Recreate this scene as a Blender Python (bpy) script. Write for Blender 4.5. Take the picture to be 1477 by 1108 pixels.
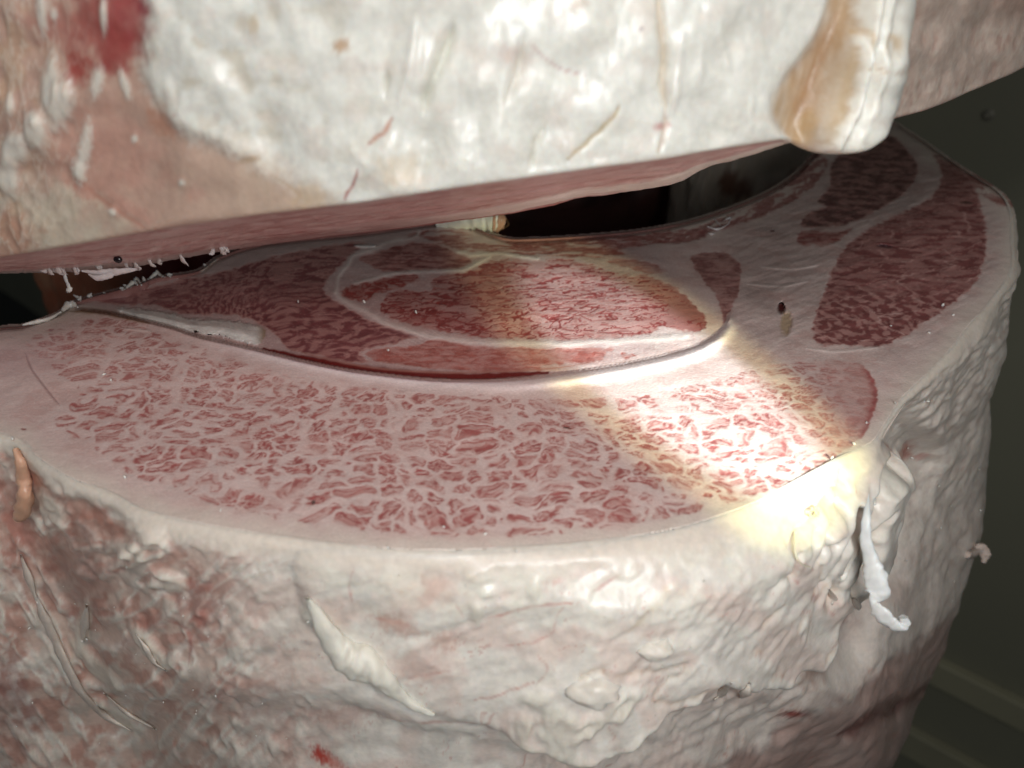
import bpy, math, random
import numpy as np
from mathutils import Vector

# ------------------------------------------------------------------ camera, world, lamps, exposure
scene = bpy.context.scene
for o in list(bpy.data.objects):
    bpy.data.objects.remove(o)
COL = scene.collection

cam_d = bpy.data.cameras.new('camera')
cam = bpy.data.objects.new('camera', cam_d)
COL.objects.link(cam)
cam.location = (0, 0, 0.17)
cam.rotation_euler = (math.pi / 2 - math.atan(704.0 / 1137.0), 0, 0)
cam_d.sensor_width = 36.0
cam_d.lens = 36.0 * 1137.0 / 1477.0
cam_d.clip_start = 0.01
cam_d.clip_end = 60.0
cam_d.dof.use_dof = True
cam_d.dof.focus_distance = 0.34
cam_d.dof.aperture_fstop = 9.0
scene.camera = cam

world = bpy.data.worlds.new('World')
scene.world = world
world.use_nodes = True
world.node_tree.nodes['Background'].inputs[0].default_value = (0.85, 0.93, 1.0, 1)
world.node_tree.nodes['Background'].inputs[1].default_value = 0.04


def lamp(name, kind, loc, aim, energy, color, size=0.1, **kw):
    d = bpy.data.lights.new(name, kind)
    d.energy = energy
    d.color = color
    if kind == 'AREA':
        d.shape = 'DISK'
        d.size = size
    else:
        d.shadow_soft_size = size
    for k, v in kw.items():
        setattr(d, k, v)
    o = bpy.data.objects.new(name, d)
    COL.objects.link(o)
    o.location = loc
    o.rotation_euler = (Vector(aim) - Vector(loc)).to_track_quat('-Z', 'Y').to_euler()
    return o


# the cold room's soft light behind and above the photographer, a weaker one low in front, and the inspector's torch from the right
lamp('room_light', 'AREA', (-0.08, -0.30, 0.66), (0.02, 0.30, 0.05), 2.55, (0.98, 0.985, 0.99), 0.30)
lamp('low_light', 'AREA', (0.09, -0.15, 0.190), (0.03, 0.28, 0.05), 1.3, (0.98, 0.99, 1.0), 0.15)
TORCH, AIM = (0.252, -0.150, 0.158), (0.096, 0.212, 0.025)
lamp('torch_core', 'SPOT', TORCH, AIM, 36.0, (0.68, 0.83, 1.0), 0.006, spot_size=math.radians(8.3), spot_blend=0.30)
lamp('torch_halo', 'SPOT', TORCH, AIM, 13.0, (0.97, 1.0, 0.52), 0.006, spot_size=math.radians(12.2), spot_blend=0.35)

scene.view_settings.view_transform = 'Standard'
scene.view_settings.look = 'None'
scene.view_settings.exposure = 0.0
scene.view_settings.gamma = 1.0
scene.render.engine = 'CYCLES'
scene.cycles.use_denoising = True


# ------------------------------------------------------------------ photograph geometry
PW, PH, F = 1477.0, 1108.0, 1137.0          # photo size and focal length in its pixels
H = 0.17                                    # camera height above the cut face (m)
TH = math.atan(704.0 / F)                   # downward pitch
CT, ST = math.cos(TH), math.sin(TH)


def ray(px, py):
    x = (np.asarray(px, float) - PW / 2) / F
    y = (np.asarray(py, float) - PH / 2) / F
    return x, CT - y * ST, -ST - y * CT     # world direction (X, Y, Z)


def at_z(px, py, z=0.0):                    # the point of a horizontal level seen at a pixel
    dx, dy, dz = ray(px, py)
    t = (np.asarray(z, float) - H) / dz
    return dx * t, dy * t


def at_y(px, py, Y):                        # the point at a given distance ahead seen at a pixel
    dx, dy, dz = ray(px, py)
    t = np.asarray(Y, float) / dy
    return dx * t, np.asarray(Y, float) + 0 * t, H + dz * t


def project(P):
    X, Y, Z = P[:, 0], P[:, 1], P[:, 2] - H
    d = Y * CT - Z * ST
    u = Y * ST + Z * CT
    d = np.where(d < 1e-3, 1e-3, d)
    return PW / 2 + F * X / d, PH / 2 - F * u / d, d


# ------------------------------------------------------------------ numpy noise
def _h(ix, iy, iz, seed):
    h = (ix.astype(np.int64) * 374761393 + iy.astype(np.int64) * 668265263 + iz * 2147483647 + seed * 1274126177) & 0xFFFFFFFF
    h = ((h ^ (h >> 13)) * 1274126177) & 0xFFFFFFFF
    h = ((h ^ (h >> 16)) * 2246822519) & 0xFFFFFFFF
    return h ^ (h >> 15)


def rnd(ix, iy, seed):
    return _h(ix, iy, 0, seed) / 4294967296.0


_A = np.arange(64) * (2 * math.pi / 64)
_GX, _GY = np.cos(_A).astype(np.float32), np.sin(_A).astype(np.float32)


def perlin(x, y, seed=0):
    fx, fy = np.floor(x), np.floor(y)
    ix, iy = fx.astype(np.int64), fy.astype(np.int64)
    u, v = (x - fx).astype(np.float32), (y - fy).astype(np.float32)
    su = u * u * u * (u * (u * 6 - 15) + 10)
    sv = v * v * v * (v * (v * 6 - 15) + 10)

    def g(i, j):
        k = _h(ix + i, iy + j, 0, seed) & 63
        return _GX[k] * (u - i) + _GY[k] * (v - j)
    a = g(0, 0); b = g(1, 0); c = g(0, 1); d = g(1, 1)
    ab = a + su * (b - a)
    cd = c + su * (d - c)
    return (ab + sv * (cd - ab)) * 1.5


def fbm(x, y, seed=0, octv=3, gain=0.5):
    s, a = 0, 1.0
    for o in range(octv):
        s = s + a * perlin(x * 2 ** o + 17.3 * o, y * 2 ** o - 9.1 * o, seed + o * 31)
        a *= gain
    return s


def worley(x, y, seed=0):
    fx, fy = np.floor(x).astype(np.int64), np.floor(y).astype(np.int64)
    f1 = np.full(x.shape, 9.0); f2 = np.full(x.shape, 9.0)
    cid = np.zeros(x.shape, np.int64); cx = np.zeros(x.shape); cy = np.zeros(x.shape)
    for j in (-1, 0, 1):
        for i in (-1, 0, 1):
            gx, gy = fx + i, fy + j
            qx = gx + 0.12 + 0.76 * rnd(gx, gy, seed)
            qy = gy + 0.12 + 0.76 * rnd(gx, gy, seed + 7)
            d = np.hypot(x - qx, y - qy)
            n = d < f1
            f2 = np.where(n, f1, np.minimum(f2, d))
            cx = np.where(n, qx, cx); cy = np.where(n, qy, cy)
            cid = np.where(n, _h(gx, gy, 3, seed), cid)
            f1 = np.where(n, d, f1)
    return f1, f2, cid, cx, cy


def sm(a, b, x):
    t = np.clip((x - a) / (b - a), 0, 1)
    return t * t * (3 - 2 * t)


def lerp(a, b, t):
    return a + (b - a) * t


def mixc(c, col, m):
    return c + (np.asarray(col, float) - c) * np.asarray(m)[..., None]


# ------------------------------------------------------------------ traced outlines
def spline(pts, n=6, closed=False):         # Catmull-Rom through the traced points
    p = np.asarray(pts, float)
    if closed:
        q = np.vstack([p[-1], p, p[0], p[1]])
    else:
        q = np.vstack([2 * p[0] - p[1], p, 2 * p[-1] - p[-2]])
    out = []
    for i in range(1, len(q) - 2):
        a, b, c, d = q[i - 1], q[i], q[i + 1], q[i + 2]
        for k in range(n):
            t = k / n
            out.append(0.5 * (2 * b + (c - a) * t + (2 * a - 5 * b + 4 * c - d) * t * t + (3 * b - a - 3 * c + d) * t ** 3))
    if not closed:
        out.append(q[-2])
    return np.array(out)


def resample(p, step, closed=False):
    q = np.vstack([p, p[:1]]) if closed else p
    L = np.concatenate([[0], np.cumsum(np.hypot(*(np.diff(q[:, :2], axis=0).T)))])
    n = max(2, int(round(L[-1] / step)))
    s = np.linspace(0, L[-1], n + 1)
    if closed:
        s = s[:-1]
    return np.stack([np.interp(s, L, q[:, k]) for k in range(q.shape[1])], 1)


def seg_dist(px, py, line, closed=False, far=1e4):   # distance to a polyline (only near it), and place along it
    line = np.asarray(line, float)
    a = line if closed else line[:-1]
    b = np.roll(line, -1, 0) if closed else line[1:]
    best = np.full(px.shape, far); s = np.zeros(px.shape)
    n = len(a)
    for k in range(n):
        dx, dy = b[k] - a[k]
        L2 = dx * dx + dy * dy + 1e-12
        t = np.clip(((px - a[k, 0]) * dx + (py - a[k, 1]) * dy) / L2, 0, 1)
        d = np.hypot(px - a[k, 0] - t * dx, py - a[k, 1] - t * dy)
        m = d < best
        best = np.where(m, d, best); s = np.where(m, (k + t) / n, s)
    return best, s


def inside(px, py, poly):
    poly = np.asarray(poly, float)
    r = np.zeros(px.shape, bool)
    n = len(poly)
    for k in range(n):
        x1, y1 = poly[k]; x2, y2 = poly[(k + 1) % n]
        if y1 == y2:
            continue
        c = (y1 > py) != (y2 > py)
        r ^= c & (px < (x2 - x1) * (py - y1) / (y2 - y1) + x1)
    return r


def sdist(px, py, poly, pad=60.0):           # signed distance, positive inside; -pad when far outside
    poly = np.asarray(poly, float)
    out = np.full(px.shape, -pad)
    lo, hi = poly.min(0) - pad, poly.max(0) + pad
    m = (px > lo[0]) & (px < hi[0]) & (py > lo[1]) & (py < hi[1])
    x, y = px[m], py[m]
    d, _ = seg_dist(x, y, poly, True)
    out[m] = np.where(inside(x, y, poly), d, -d)
    return np.maximum(out, -pad)


def soften(D, ni, nj, n=2, closed=False):    # small blur over a grid of heights
    g = D.reshape(ni, nj)
    for _ in range(n):
        p = np.pad(g, ((1, 1), (0, 0)), mode='wrap' if closed else 'edge')
        g = (p[:-2] + 2 * p[1:-1] + p[2:]) / 4
        p = np.pad(g, ((0, 0), (1, 1)), mode='edge')
        g = (p[:, :-2] + 2 * p[:, 1:-1] + p[:, 2:]) / 4
    return g.ravel()


def main_patch(mask, val, ni, nj, closed=False):   # the connected patch of quads that holds the highest value
    m = mask.reshape(-1, nj - 1)
    g = np.zeros_like(m); k = np.argmax(np.where(m, val.reshape(m.shape), -1e9)); g.ravel()[k] = True
    for _ in range(2500):
        n = g.copy()
        n[1:] |= g[:-1]; n[:-1] |= g[1:]; n[:, 1:] |= g[:, :-1]; n[:, :-1] |= g[:, 1:]
        n &= m
        if (n == g).all():
            break
        g = n
    return g.ravel()


def box_m(px, py, pts, pad):
    p = np.asarray(pts, float)
    lo, hi = p.min(0) - pad, p.max(0) + pad
    return (px > lo[0]) & (px < hi[0]) & (py > lo[1]) & (py < hi[1])


def stroke(px, py, pts, w, n=5, taper=True, wob=0, seed=0):   # soft mask of a traced line, width in pixels
    line = spline(pts, n)
    out = np.zeros(px.shape)
    m = box_m(px, py, line, w * 4 + wob)
    x, y = px[m], py[m]
    if wob:
        x = x + wob * perlin(x / 14, y / 14, seed + 5); y = y + wob * perlin(x / 14, y / 14, seed + 9)
    d, s = seg_dist(x, y, line)
    ww = w * (np.sqrt(np.clip(np.minimum(s, 1 - s) * 4, 0.08, 1)) if taper else 1)
    out[m] = np.exp(-(d / ww) ** 2)
    return out


def blot(px, py, cx, cy, rx, ry, ang=0.0, wob=0.35, seed=0, edge=0.35):   # ragged blotch
    out = np.zeros(px.shape)
    R = max(rx, ry) * (1.6 + wob)
    m = (abs(px - cx) < R) & (abs(py - cy) < R)
    x, y = px[m] - cx, py[m] - cy
    c, s = math.cos(ang), math.sin(ang)
    u, v = (x * c + y * s) / rx, (-x * s + y * c) / ry
    sc = 1.6 / min(rx, ry)
    r = np.hypot(u, v) + wob * fbm(x * sc + 3.3, y * sc + cx, seed, 3)
    out[m] = sm(1 + edge, 1 - edge, r)
    return out


# ------------------------------------------------------------------ the lower cut face, traced
def crop(ox, oy, k, pts):
    return [(ox + x / k, oy + y / k) for x, y in pts]


OUT = [(-420, 600), (-330, 560), (-200, 520), (-90, 490), (0, 470), (32, 467), (81, 450), (102, 435), (116, 430), (141, 423), (194, 409), (225, 398), (282, 389),
       (317, 367), (387, 347), (520, 333), (600, 322), (660, 318), (725, 340), (769, 342), (854, 337), (938, 328), (1010, 312),
       (1091, 282), (1140, 253), (1168, 225), (1200, 196), (1240, 172), (1288, 175), (1309, 186), (1337, 204), (1379, 234), (1411, 254), (1450, 281),
       (1464, 309), (1466, 345), (1468, 380), (1458, 408), (1425, 452), (1401, 478), (1379, 508), (1344, 545), (1309, 578), (1284, 615),
       (1262, 645), (1215, 668), (1160, 698), (1100, 730), (1046, 750), (976, 771), (888, 786), (800, 795), (690, 801), (594, 802), (488, 794), (400, 782),
       (321, 770), (248, 756), (193, 741), (151, 718), (92, 694), (46, 664), (18, 640), (-30, 630), (-120, 640), (-260, 660), (-380, 640)]
LIP = [(60, 452), (100, 446), (140, 449), (180, 456), (240, 470), (290, 486), (340, 497), (390, 509), (440, 521), (500, 533), (560, 541),
       (620, 547), (680, 549), (740, 547), (790, 542), (860, 532), (930, 519), (975, 508), (1010, 496), (1035, 480), (1046, 468)]
C5 = lambda p: crop(480, 300, 2.84, p)
C6 = lambda p: crop(957, 300, 2.84, p)
C3 = lambda p: crop(957, 0, 2.84, p)
C4 = lambda p: crop(0, 340, 2.84, p)
G1 = lambda p: crop(480, 330, 4.817, p)
G2 = lambda p: crop(760, 330, 4.817, p)
G4 = lambda p: crop(1020, 180, 3.166, p)

FRONT = [(35, 492), (60, 476), (110, 462), (170, 457), (225, 474), (280, 495), (340, 516), (420, 541), (500, 554), (600, 564), (700, 569), (800, 573),
         (870, 572), (950, 563), (1020, 549), (1070, 536), (1120, 522), (1170, 518), (1225, 519), (1248, 528), (1262, 548), (1268, 572), (1260, 600),
         (1250, 625), (1222, 650), (1170, 683), (1100, 713), (1040, 733), (960, 750), (880, 764), (800, 772), (700, 776), (600, 772), (500, 762),
         (430, 755), (350, 738), (290, 724), (250, 704), (190, 688), (150, 660), (110, 632), (75, 612), (92, 590), (112, 568), (84, 540), (55, 516)]
RIBEYE = G1([(330, 545), (345, 500), (380, 455), (450, 425), (470, 400), (560, 440), (680, 425), (690, 350), (780, 315), (900, 300), (1000, 262), (1090, 225),
             (1250, 205), (1445, 213)]) + G2([(200, 200), (400, 235), (540, 285), (700, 315), (830, 320), (930, 365), (1060, 425), (1150, 510), (1220, 580), (1252, 650),
             (1230, 705), (1160, 722), (1060, 712), (940, 680), (880, 720), (800, 745), (600, 765), (400, 775), (150, 780)]) + \
    G1([(1300, 775), (1100, 765), (950, 750), (800, 725), (650, 700), (500, 660), (400, 620), (345, 580)])
CAP = G1([(45, 440), (110, 395), (230, 365), (330, 345), (450, 320), (580, 318), (590, 360), (500, 400), (380, 435), (310, 455), (240, 500), (215, 520), (130, 500), (70, 465)])
OVAL = G1([(172, 212), (240, 180), (330, 155), (400, 130), (520, 100), (620, 95), (720, 110), (850, 160), (930, 190), (968, 228), (930, 255), (860, 280), (740, 288), (520, 295), (360, 300), (250, 255)])
UPSTRIP = G1([(480, 95), (500, 60), (560, 20), (700, 8), (900, 12), (1000, 55), (1180, 70), (1445, 75)]) + \
    G2([(250, 65), (500, 40), (800, 30), (1000, 5), (1180, 10), (1280, 20), (1260, 45), (1120, 95), (900, 115), (760, 130), (640, 150), (720, 180), (560, 195), (500, 205), (200, 195), (100, 180)]) + \
    G1([(1420, 200), (1250, 180), (1130, 165), (960, 160), (830, 140), (720, 100), (600, 60), (560, 75)])
MIDBACK = G2([(600, 205), (700, 210), (830, 225), (930, 265), (990, 300), (900, 320), (780, 300), (690, 270), (560, 240)])
LEFT = C4([(380, 262), (550, 222), (700, 188), (900, 148), (1100, 88), (1300, 48), (1430, 25), (1500, 30), (1440, 80), (1390, 130), (1330, 205), (1350, 250), (1420, 290)]) + \
    G1([(20, 500), (120, 555), (220, 610), (330, 660), (480, 700), (600, 740), (590, 765), (480, 780), (430, 800), (330, 815), (220, 840), (190, 870), (250, 910), (290, 935), (0, 912)]) + \
    C4([(1300, 490), (1180, 465), (1120, 400), (1040, 350), (950, 325), (850, 325), (760, 325), (640, 290), (480, 285)])
UNDER = G1([(610, 800), (650, 775), (740, 765), (850, 785), (1000, 810), (1200, 818), (1330, 815), (1445, 840)]) + \
    G2([(200, 825), (400, 825), (590, 828), (605, 848), (540, 880), (525, 915), (420, 935), (250, 945), (100, 960)]) + \
    G1([(1440, 990), (1200, 1000), (950, 990), (700, 975), (450, 945), (320, 930), (220, 880), (260, 840), (420, 815)])
DOT = G2([(652, 880), (680, 862), (740, 868), (770, 885), (720, 900), (670, 908)])
BIGR = G4([(480, 975), (490, 870), (520, 800), (555, 700), (590, 620), (640, 545), (730, 480), (850, 415), (950, 370), (1020, 330), (1060, 270), (1065, 210), (1030, 135), (1100, 170), (1200, 240),
           (1235, 320), (1265, 420), (1278, 520), (1262, 640), (1220, 730), (1130, 810), (1050, 870), (970, 915), (900, 970), (800, 1012), (640, 1012), (520, 1010)])
UPR = G4([(690, 40), (740, 20), (850, 50), (900, 100), (945, 150), (965, 210), (940, 270), (880, 330), (780, 390), (640, 455), (500, 470), (430, 465), (425, 440), (470, 400), (540, 375), (500, 350), (560, 280), (560, 200), (600, 130)])
SLIVER = G4([(410, 520), (430, 485), (500, 480), (590, 490), (660, 470), (640, 500), (570, 545), (470, 552), (420, 545)])
HOOK = G4([(0, 585), (80, 580), (130, 610), (155, 650), (150, 760), (120, 820), (85, 900), (70, 900), (60, 840), (30, 770), (0, 740), (-60, 650), (-80, 600)])
RIM = G4([(480, 130), (545, 150), (545, 200), (500, 270), (400, 350), (230, 430), (100, 470), (0, 515), (-130, 540), (-220, 530), (-100, 480), (20, 440), (120, 400), (250, 340), (380, 250), (440, 180)])
OUTER = G4([(1040, 130), (1130, 165), (1190, 210), (1260, 240), (1380, 330), (1400, 380), (1330, 370), (1250, 320), (1210, 270), (1160, 215), (1090, 170)])
CART = C4([(470, 298), (600, 303), (700, 318), (780, 340), (850, 343), (960, 350), (1050, 368), (1085, 385), (1090, 410), (1060, 445), (1020, 440), (900, 410), (820, 400), (700, 372), (550, 332)])

# name, outline, kind of grain, redness, red pigment
RED_MID = (0.34, 0.075, 0.062)
RED_DK = (0.24, 0.050, 0.048)
RED_PK = (0.40, 0.125, 0.105)
MUSCLES = [
    ('front_muscle', FRONT, 'bundle', 0.85, (0.34, 0.085, 0.078)),
    ('rib_eye', RIBEYE, 'fleck', 1.0, (0.27, 0.055, 0.050)),
    ('eye_cap', CAP, 'fleck', 1.0, (0.30, 0.055, 0.045)),
    ('oval_muscle', OVAL, 'fine', 0.80, (0.20, 0.058, 0.052)),
    ('back_strip', UPSTRIP, 'strip', 0.85, (0.24, 0.055, 0.045)),
    ('back_sliver', MIDBACK, 'fine', 0.55, (0.26, 0.075, 0.065)),
    ('chine_muscle', LEFT, 'left', 0.9, (0.19, 0.052, 0.056)),
    ('under_muscle', UNDER, 'fine', 0.75, (0.34, 0.085, 0.065)),
    ('muscle_spot', DOT, 'fleck', 1.0, (0.36, 0.08, 0.06)),
    ('flank_muscle', BIGR, 'coarse', 0.85, (0.20, 0.060, 0.057)),
    ('far_muscle', UPR, 'fine', 0.92, (0.13, 0.046, 0.044)),
    ('muscle_sliver', SLIVER, 'fine', 0.85, (0.25, 0.055, 0.05)),
    ('hook_muscle', HOOK, 'fine', 0.72, (0.20, 0.06, 0.058)),
    ('inner_rim_muscle', RIM, 'strip', 0.8, (0.22, 0.055, 0.055)),
    ('outer_rim_muscle', OUTER, 'strip', 0.8, (0.24, 0.07, 0.055)),
]
FAT = np.array((0.66, 0.495, 0.45))          # fat in the cut, faintly pink
FATW = np.array((0.70, 0.61, 0.52))          # rim fat, creamier


def face_fields(px, py, step):
    """for points of the cut face (photo pixels): level, pigment, micro relief and muscle number"""
    N = px.shape
    X, Y = at_z(px, py, 0.0)
    X = X * 1000; Y = Y * 1000               # millimetres
    wx = X + 1.5 * fbm(X / 9, Y / 9, 3, 2); wy = Y + 1.5 * fbm(X / 9, Y / 9, 4, 2)
    # level: the inner part lies a few mm under the front layer's lip
    lip = spline(LIP, 6)
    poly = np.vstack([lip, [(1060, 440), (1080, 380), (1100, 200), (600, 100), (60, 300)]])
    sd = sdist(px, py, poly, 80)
    ld, ls = seg_dist(px, py, lip)
    depth = 6.5 * sm(1056, 985, px) * sm(70, 190, px) * (1 - sm(640, 880, px))
    z = np.zeros(N)
    inn = sm(-2.2, 2.2, sd)
    z -= inn * depth * (1 - 0.85 * sm(8, 110, sd))
    z += (1 - inn) * 0.9 * np.exp(-(ld / 9) ** 2) * depth / 7 - 0.3 * (1 - inn) * np.exp(-(ld / 2.2) ** 2) * depth / 7   # rolled lip
    z += (1 - inn) * 2.0 * np.exp(-((ld - 9) / 8) ** 2) * sm(640, 800, px) * sm(1110, 1030, px)   # thick, rounded fascia
    # broad unevenness of the hand-sawn face
    z += 0.5 * fbm(X / 45, Y / 45, 12, 2) + 0.12 * fbm(X / 9, Y / 9, 13, 2)
    # fat everywhere first
    col = np.tile(FAT, N + (1,))
    tone = fbm(wx / 14, wy / 14, 21, 3)
    col = col * (1 + 0.07 * tone)[..., None]
    out = spline(OUT, 4, True)
    so = sdist(px, py, out, 200)
    rimm = sm(46, 8, so + 9 * fbm(px / 40, py / 25, 8, 2))
    col = mixc(col, FATW, 0.75 * rimm)
    rf = sm(1030, 1090, px) * sm(560, 470, py) * (1 - rimm)
    col = mixc(col, (0.46, 0.34, 0.31), rf * (0.35 + 0.5 * sm(-0.2, 0.4, fbm(X / 30 + 3, Y / 50, 33, 3))))
    ft = fbm((X * 0.8 + Y * 0.6) / 26, (Y * 0.8 - X * 0.6) / 5, 34, 3)
    col = mixc(col, (0.66, 0.54, 0.49), 0.5 * rf * sm(0.15, 0.5, ft)); z += 0.25 * rf * ft
    col = mixc(col, (0.47, 0.325, 0.31), 0.75 * sm(-2, 12, sd) * sm(1000, 900, px))  # inner fat tinted darker and pinker, in place of the shade there
    pinkish = sm(0.05, 0.5, fbm(wx / 22, wy / 16, 31, 3))
    col = mixc(col, (0.52, 0.30, 0.26), 0.35 * pinkish * (1 - rimm))
    fib = 1 - abs(fbm(wx / 9 + 0.4 * tone, wy / 1.1, 71, 2))
    col = mixc(col, (0.80, 0.70, 0.64), 0.30 * sm(0.82, 1.0, fib) * (1 - rimm))
    rid = np.zeros(N, np.int32)
    meat = np.zeros(N)
    rng = 0
    for k, (nm, pl, kind, red, pig) in enumerate(MUSCLES):
        pl = spline(pl, 3, True)
        rng += 17
        pad = 26.0
        lo, hi = pl.min(0) - pad, pl.max(0) + pad
        b = (px > lo[0]) & (px < hi[0]) & (py > lo[1]) & (py < hi[1])
        if not b.any():
            continue
        x, y, gx, gy = px[b], py[b], X[b], Y[b]
        s = sdist(x, y, pl, pad)
        wob = 3.2 if kind in ('bundle', 'fleck', 'coarse') else 2.2
        s = s + wob * fbm(gx / 5, gy / 5, 40 + rng, 3)
        if kind == 'bundle':
            qx, qy = gx + 3.0 * fbm(gx / 13, gy / 13, 61, 2) + 5 * perlin(gx / 45, gy / 45, 68), gy + 3.0 * fbm(gx / 13, gy / 13, 62, 2) + 5 * perlin(gx / 45, gy / 45, 69)
            # long bundles at the left, rounder ones to the right
            lf = sm(420, 120, x)
            sx, sy = 9.8, 7.6
            f1, f2, cid, cx, cy = worley(qx / sx + 0.16 * fbm(gx / 5, gy / 5, 63, 2), qy / sy + 0.18 * fbm(gx / 5, gy / 5, 64, 2), 5)
            e = f2 - f1 - 0.11 * sm(-0.1, 0.5, fbm(gx / 26, gy / 20, 92, 2))
            g1, g2, gid, _, _ = worley(qx / 34 + 3.1, qy / 23, 9)
            E = g2 - g1
            r1 = (cid & 1023) / 1023.0; r2 = ((cid >> 10) & 1023) / 1023.0; r3 = ((cid >> 20) & 1023) / 1023.0
            ang = (r1 - 0.5) * 1.3 * (1 - 0.7 * lf) + 0.15
            du, dv = qx - cx * sx, qy - cy * sy
            u = du * np.cos(ang) + dv * np.sin(ang) + 50 * r2
            v = -du * np.sin(ang) + dv * np.cos(ang) + 70 * r3
            u = u + 0.5 * perlin(qx / 2.2, qy / 2.2, 81); v = v + 0.5 * perlin(qx / 2.2, qy / 2.2, 82)
            n1 = perlin(u / (4.0 + 3 * lf), v / 2.6, 77) + 0.2 * perlin(u / 2.2, v / 1.8, 78)
            n1b = perlin(u / (4.6 + 3 * lf) + 7, v / 3.3 + 3, 83)
            n2 = perlin(qx / 4.4, qy / 4.0, 79) + 0.4 * perlin(qx / 2, qy / 2, 80)
            n3 = perlin(qx / 2.3, qy / 2.1, 91)
            body = sm(0.0, 0.34, e + 0.16 * n2 + 0.06 * n3) * sm(0.02, 0.15, E + 0.06 * n2)
            ring = np.exp(-((e - 0.25) / 0.09) ** 2)               # strokes follow the edge of each bundle
            arcs = np.maximum(sm(0.23, 0.03, abs(n1)), 0.9 * sm(0.20, 0.03, abs(n1b)))
            nb = perlin(u / (2.5 + 2.5 * lf), v / 1.25, 84) + 0.25 * perlin(u / 1.4, v / 0.9, 85)
            st = sm(-0.22, 0.52, nb + 0.22 * ring + 0.10 * (r2 - 0.5))
            m = np.maximum(st, 0.7 * arcs * sm(-0.25, 0.15, n3 + 0.3 * ring))
            m = m * (0.70 + 0.24 * r2) * body
            net = sm(0.16, 0.0, e + 0.09 * n2 + 0.05 * n3)
            tint = (0.36 + 0.16 * n3 + 0.08 * nb) * sm(-0.06, 0.36, e + 0.16 * n2 + 0.06 * n3) * sm(-0.02, 0.14, E) * (0.66 + 0.34 * r3)
            m = np.maximum(m, tint)
            edge = sm(-1.5, 5, s)
            m = np.minimum(1, 1.25 * m) * edge * (0.78 + 0.22 * sm(500, 640, y))
            m = m * (1 - 0.35 * sm(0.2, 0.6, fbm(gx / 30, gy / 22, 88, 2)))
            ht = -0.10 * m
            # thin, even red inside the right-hand end, with a red margin
            re = sm(1120, 1235, x) * sm(700, 640, y)
            m = lerp(m, 0.30 + 0.25 * m + 0.55 * np.exp(-((s - 4) / 6) ** 2) * sm(1235, 1255, x), re * edge) * sm(-1.5, 3, s)
        elif kind == 'fleck':
            # strokes fan out a little towards the right-hand tip
            t = np.clip((x - 560) / 480, 0, 1)
            a = -0.10 - 0.32 * t * sm(470, 380, y)
            qx, qy = gx + 2.0 * fbm(gx / 10, gy / 7, 65, 2), gy + 1.7 * fbm(gx / 8, gy / 6, 66, 2)
            u = qx * np.cos(a) + qy * np.sin(a); v = -qx * np.sin(a) + qy * np.cos(a)
            u = u + 1.2 * perlin(gx / 4.2, gy / 4.2, 105); v = v + 1.3 * perlin(gx / 5.0, gy / 4.2, 108)
            n1 = perlin(u / 11.0, v / 7.0, 101); n1b = perlin(u / 9.0 + 9, v / 6.0 + 4, 107); n1c = perlin(u / 8.0 + 2, v / 6.6 + 8, 109)
            n2 = perlin(u / 10, v / 6, 102) + 0.4 * perlin(u / 4, v / 3, 104)
            big = fbm(gx / 24, gy / 14, 103, 2)
            line = np.maximum(np.maximum(sm(0.17, 0.02, abs(n1)), sm(0.16, 0.02, abs(n1b)) * sm(-0.3, 0.1, n1)), sm(0.15, 0.02, abs(n1c)) * sm(0.25, -0.1, n1b))
            spots = sm(0.30, 0.60, n2)
            lft = sm(800, 620, x)
            m = np.maximum(line * sm(-0.40, 0.0, n2 + 0.2 * lft + 0.2), spots * (0.5 + 0.4 * lft))
            st = sm(-0.05, 0.42, perlin(u / 6.0, v / 2.6, 110) + 0.25 * perlin(u / 2.6, v / 1.6, 111))
            m = np.maximum(m, (0.55 + 0.30 * lft) * st)
            m = m * sm(-0.70, -0.25, big + 0.15)
            tint = 0.30 + 0.28 * lft * sm(-0.3, 0.3, big) + 0.38 * sm(900, 1010, x)
            m = np.maximum(m, tint) * sm(-1.2, 3.2, s)
            ht = -0.14 * m
        elif kind == 'coarse':
            cz = sm(395, 445, y)                                    # coarse flecks near the front, fine grain behind
            qx, qy = gx + 1.6 * fbm(gx / 7, gy / 7, 65, 2), gy + 2.2 * fbm(gx / 9, gy / 7, 66, 2)
            n1 = fbm(qx / 4.6, qy / 5.2, 111, 3, 0.45)
            n2 = fbm(qx / 15.0, qy / 5.5, 112, 3)
            mc = sm(-0.25, 0.25, n1 + 0.08)
            mf = 0.64 + 0.34 * sm(-0.35, 0.35, n2) - 0.30 * sm(0.10, 0.0, abs(n2 - 0.12))
            g1, g2, _, _, _ = worley(qx / 34, qy / 15, 19)
            m = lerp(mf, 0.52 + 0.48 * mc, cz) * (0.55 + 0.55 * sm(0.0, 0.06, g2 - g1)) * sm(-1.5, 4, s)
            ht = -0.10 * m
        elif kind == 'strip':
            qx, qy = gx + 3 * fbm(gx / 16, gy / 12, 65, 2), gy + 3 * fbm(gx / 18, gy / 14, 66, 2)
            if nm == 'inner_rim_muscle':
                u, v = (qx * 0.66 + qy * 0.75), (-qx * 0.75 + qy * 0.66)
            elif nm == 'outer_rim_muscle':
                u, v = (qx * 0.5 - qy * 0.87), (qx * 0.87 + qy * 0.5)
            else:
                u, v = qx, qy
            n1 = 0.12 + fbm(u / 28, v / 5.0, 121 + rng, 3)
            n2 = fbm(u / 7, v / 2.6, 122, 2)
            m = (sm(-0.28, 0.05, n1) * 0.85 + 0.1) * (0.75 + 0.25 * sm(-0.3, 0.3, n2)) * sm(-1, 3, s)
            m = m - 0.5 * sm(0.06, 0.0, abs(n1 - 0.2)) * m
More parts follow.
